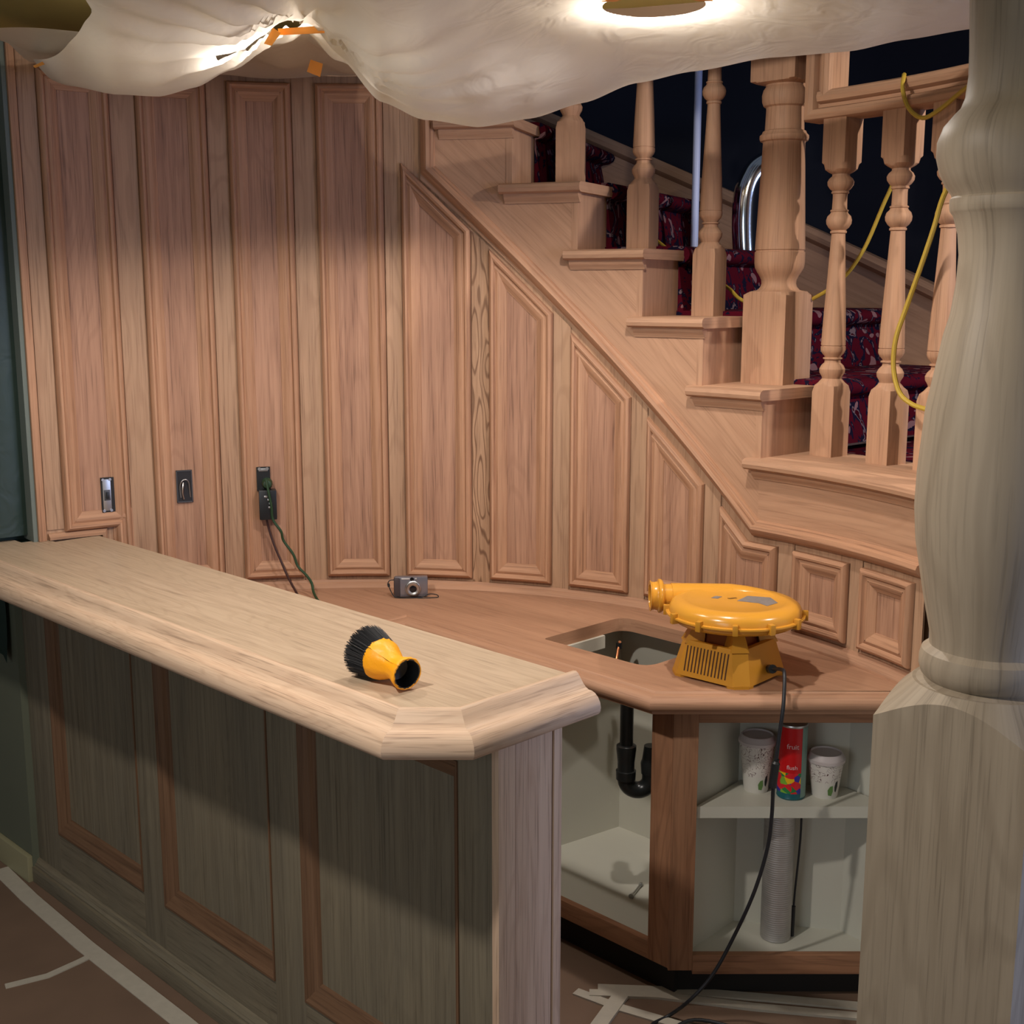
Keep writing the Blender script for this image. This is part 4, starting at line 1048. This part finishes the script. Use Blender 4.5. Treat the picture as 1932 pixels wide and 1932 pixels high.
# cups, can, flexible duct in the corner cabinet
def cup_mat(name):
    m, nt, b = new_mat(name); N = nt.nodes; L = nt.links
    tc = N.new('ShaderNodeTexCoord'); mp = N.new('ShaderNodeMapping'); L.new(tc.outputs['Object'], mp.inputs[0]); mp.inputs['Scale'].default_value = (45, 45, 45)
    nz = N.new('ShaderNodeTexNoise'); nz.inputs['Scale'].default_value = .9; nz.inputs['Detail'].default_value = .5; nz.inputs['Distortion'].default_value = 2.6; L.new(mp.outputs[0], nz.inputs[0])
    r = N.new('ShaderNodeValToRGB'); r.color_ramp.interpolation = 'CONSTANT'; e = r.color_ramp.elements
    e[0].position = 0; e[0].color = srgb(214, 208, 200); e[1].position = .50; e[1].color = srgb(84, 44, 44); q = e.new(.535); q.color = srgb(214, 208, 200)
    L.new(nz.outputs[0], r.inputs[0])
    sp = N.new('ShaderNodeSeparateXYZ'); L.new(tc.outputs['Object'], sp.inputs[0])
    g = N.new('ShaderNodeMath'); g.operation = 'GREATER_THAN'; g.inputs[1].default_value = .045; L.new(sp.outputs[2], g.inputs[0])
    mx = N.new('ShaderNodeMix'); mx.data_type = 'RGBA'; L.new(g.outputs[0], mx.inputs[0]); mx.inputs[6].default_value = srgb(214, 210, 200); L.new(r.outputs[0], mx.inputs[7])
    L.new(mx.outputs[2], b.inputs['Base Color']); b.inputs['Roughness'].default_value = .5
    return m
CUP = cup_mat('printed_paper_cup'); LID = plain('cup_lid', srgb(196, 186, 184), .35); LEAF = plain('leaf_print', srgb(92, 128, 66), .5); DARKP = plain('dark_print', srgb(36, 40, 34), .5)
def cup(x, y, h, rt, rb_, lab):
    t = thing('paper_cup', (x, y, .532), lab, 'cup', 'paper coffee cups on the cabinet shelf')
    m = M(); m.loft([(0, rb_-.001), (.002, rb_), (h, rt), (h, rt+.0015), (h+.003, rt+.0015)], None, 40); m.build('cup_body', CUP, t)
    m = M(); m.loft([(h-.004, rt+.003), (h+.004, rt+.004), (h+.006, rt+.001), (h+.016, rt-.003), (h+.018, rt-.006), (h+.014, rt-.008), (h+.014, .002)], None, 40); m.build('lid', LID, t, smooth=40)
    # leaf print hugging the cup
    def curved(pts, mat, nm):
        m = M(); n = len(pts); f = lambda a, z, e: ((rb_+(rt-rb_)*z/h+e)*math.sin(a), -(rb_+(rt-rb_)*z/h+e)*math.cos(a), z)
        vs = [f(a, z, .0004) for a, z in pts]+[f(a, z, .0001) for a, z in pts]
        fs = [list(range(n)), [n+i for i in range(n)][::-1]]+[[i, (i+1) % n, n+(i+1) % n, n+i] for i in range(n)]
        m.add(vs, fs); m.build(nm, mat, t)
    curved([(.0, .012), (.25, .010), (.35, .022), (.30, .038), (.1, .036), (-.05, .026)], LEAF, 'leaf_print')
    curved([(.5, .022), (.62, .018), (.72, .034), (.66, .050), (.5, .046), (.45, .034)], DARKP, 'dark_print')
    return t
p1 = az(1433, 1480, .532); p2 = az(1557, 1499, .532)
cup(.628, 3.0, .132, .045, .031, 'taller paper coffee cup with lid, left of the red can on the shelf')
cup(.796, 2.965, .098, .0445, .032, 'shorter paper coffee cup with lid, right of the red can on the shelf')
sc = thing('spray_can', (.709, 2.960, .532), 'red aerosol can with coloured splash label between the two paper cups', 'can')
m = M(); m.loft([(0, .034), (.004, .0365), (.006, .0355), (.018, .0355)], None, 40); m.build('can_foot', plain('teal_band', srgb(16, 88, 96), .35), sc)
m = M(); m.loft([(.018, .0355), (.072, .0355)], None, 40, caps=False); sb = m.build('splash_band', None or plain('tmp', (1, 1, 1, 1)), sc)
def splash():
    m, nt, b = new_mat('splash_print'); N = nt.nodes; L = nt.links
    tc = N.new('ShaderNodeTexCoord'); v = N.new('ShaderNodeTexVoronoi'); v.inputs['Scale'].default_value = 62; L.new(tc.outputs['Object'], v.inputs['Vector'])
    sp = N.new('ShaderNodeSeparateColor'); L.new(v.outputs['Color'], sp.inputs[0]); r = N.new('ShaderNodeValToRGB'); r.color_ramp.interpolation = 'CONSTANT'; e = r.color_ramp.elements
    e[0].position = 0; e[0].color = srgb(210, 30, 40); e[1].position = .8; e[1].color = srgb(40, 120, 60)
    for p, c in ((.25, srgb(230, 180, 20)), (.45, srgb(120, 170, 50)), (.6, srgb(50, 40, 150))):
        q = e.new(p); q.color = c
    L.new(sp.outputs[0], r.inputs[0]); L.new(r.outputs[0], b.inputs['Base Color']); b.inputs['Roughness'].default_value = .35
    return m
sb.data.materials[0] = splash()
m = M(); m.loft([(.072, .0355), (.19, .0355)], None, 40, caps=False); m.build('can_wall', plain('red_label', srgb(196, 12, 18), .35), sc)
m = M(); m.loft([(.19, .0355), (.193, .0365), (.196, .0355), (.205, .024), (.21, .015)], None, 40); m.build('can_top', METAL, sc)
m = M()
for (z0, z1, a0, a1) in ((0.0, .19, .48, 1.35),):
    n = 8; vs = []
    for i in range(n+1):
        a = a0+(a1-a0)*i/n
        for e in (.0356, .036): vs += [(e*math.sin(a), -e*math.cos(a), z0+.006), (e*math.sin(a), -e*math.cos(a), z1)]
    fs = []
    for i in range(n): a, b = i*4, i*4+4; fs += [[a, b, b+1, a+1], [a+2, a+3, b+3, b+2]]
    m.add(vs, fs)
m.build('pale_stripe', plain('pale_green_label', srgb(120, 150, 140), .35), sc, label='pale green side stripe')
def text_on(parent, txt, size, loc, rot_, mat, name, wrap=None):
    c = bpy.data.curves.new('txt', 'FONT'); c.body = txt; c.size = size; c.extrude = .0002; c.align_x = 'CENTER'; c.align_y = 'CENTER'
    o = bpy.data.objects.new('txt', c); COL.objects.link(o); dg = bpy.context.evaluated_depsgraph_get()
    me = bpy.data.meshes.new_from_object(o.evaluated_get(dg)); bpy.data.objects.remove(o)
    for v in me.vertices:
        x, y, z = v.co
        if wrap: a = x/wrap; v.co = ((wrap+z+.0003)*math.sin(a), -(wrap+z+.0003)*math.cos(a), y)
    me.materials.clear(); me.materials.append(mat)
    t = bpy.data.objects.new(name, me); COL.objects.link(t); t.parent = parent; t.location = loc; t.rotation_euler = rot_
    return t
WPR = plain('white_print', srgb(225, 190, 190), .5)
text_on(sc, 'fruit', .018, (0, 0, .142), (0, 0, R_(-12)), WPR, 'lettering', wrap=.0357)
text_on(sc, 'flush', .015, (0, 0, .087), (0, 0, R_(-12)), WPR, 'lettering', wrap=.0357)
fd = thing('flexible_duct', (0, 0, 0), 'ribbed silver flexible duct standing in the lower part of the corner cabinet', 'duct')
dx, dy = az(1475, 1715, .13).x, az(1475, 1715, .13).y
dx, dy = .690, 2.985
m = M(); secs = []
z = .131; k = 0
while z < .500:
    secs += [(z, .0385), (z+.002, .0395), (z+.004, .0395)]; z += .006
m.loft(secs, None, 32, (dx, dy, 0)); m.build('ribbed_tube', FLEX, fd, smooth=60)
bk = thing('speaker_wire', (0, 0, 0), 'black wire hanging beside the flexible duct in the corner cabinet', 'cord')
m = M(); m.tube([(.745, 2.985, .502), (.745, 2.985, .40), (.737, 2.985, .26), (.735, 2.985, .20)], .0028, 8, 4); m.build('wire', RUBBER, bk)
m = M(); m.tube([(.735, 2.985, .215), (.734, 2.985, .150), (.734, 2.985, .132)], .0055, 8, 2); m.build('wire_end', RUBBER, bk)

# things on the stair
wp = thing('support_pole', (0, 0, 0), 'slim white pole standing on the stair carpet behind the balusters', 'pole')
pp = vy(1310, 460, 4.25)
m = M(); m.loft([(1.93, .0125), (3.2, .0125)], None, 20, (pp.x, pp.y, 0)); m.build('pole', POLE, wp)
el = thing('duct_elbow', (0, 0, 0), 'shiny curved metal duct arch on the dark stairs behind the newel', 'duct')
e0 = [vy(x, y, 4.35) for x, y in ((1408, 480), (1406, 420), (1410, 365), (1424, 330), (1446, 312), (1475, 305))]
m = M(); m.tube(e0, .046, 24, 5); m.build('elbow', CHROME, el, smooth=60)
ec = thing('extension_cord', (0, 0, 0), 'yellow extension cord looped over the guard rail and around the balusters', 'cord')
yc = []
def cp(x, y, r): a = cyl(x, y, r); return Vector((CX+r*math.cos(R_(a[0])), CY+r*math.sin(R_(a[0])), a[1]))
yc = [cp(1235, 450, 2.1), cp(1300, 500, 2.0), cp(1370, 540, 1.88), cp(1400, 566, 1.84), cp(1470, 590, 1.86), cp(1540, 560, 1.80), cp(1590, 525, 1.8), cp(1630, 470, 1.8), cp(1665, 390, 1.8), cp(1690, 330, 1.8), cp(1700, 270, 1.8), cp(1702, 190, 1.77), cp(1705, 148, 1.72), cp(1706, 142, 1.66), cp(1703, 165, 1.635), cp(1710, 195, 1.635), cp(1725, 215, 1.635), cp(1745, 222, 1.63), cp(1775, 205, 1.63), cp(1805, 180, 1.63), cp(1830, 160, 1.62)]
m = M(); m.tube(yc, .0055, 8, 5); m.build('cord_run', CORDY, ec)
y2 = [cp(1815, 300, 1.62), cp(1780, 370, 1.62), cp(1762, 430, 1.62), cp(1735, 510, 1.615), cp(1710, 580, 1.61), cp(1690, 640, 1.60), cp(1686, 695, 1.60), cp(1697, 740, 1.60), cp(1720, 762, 1.60), cp(1750, 773, 1.60), cp(1800, 790, 1.60)]
m = M(); m.tube(y2, .0062, 8, 5); m.build('cord_run', CORDY, ec)
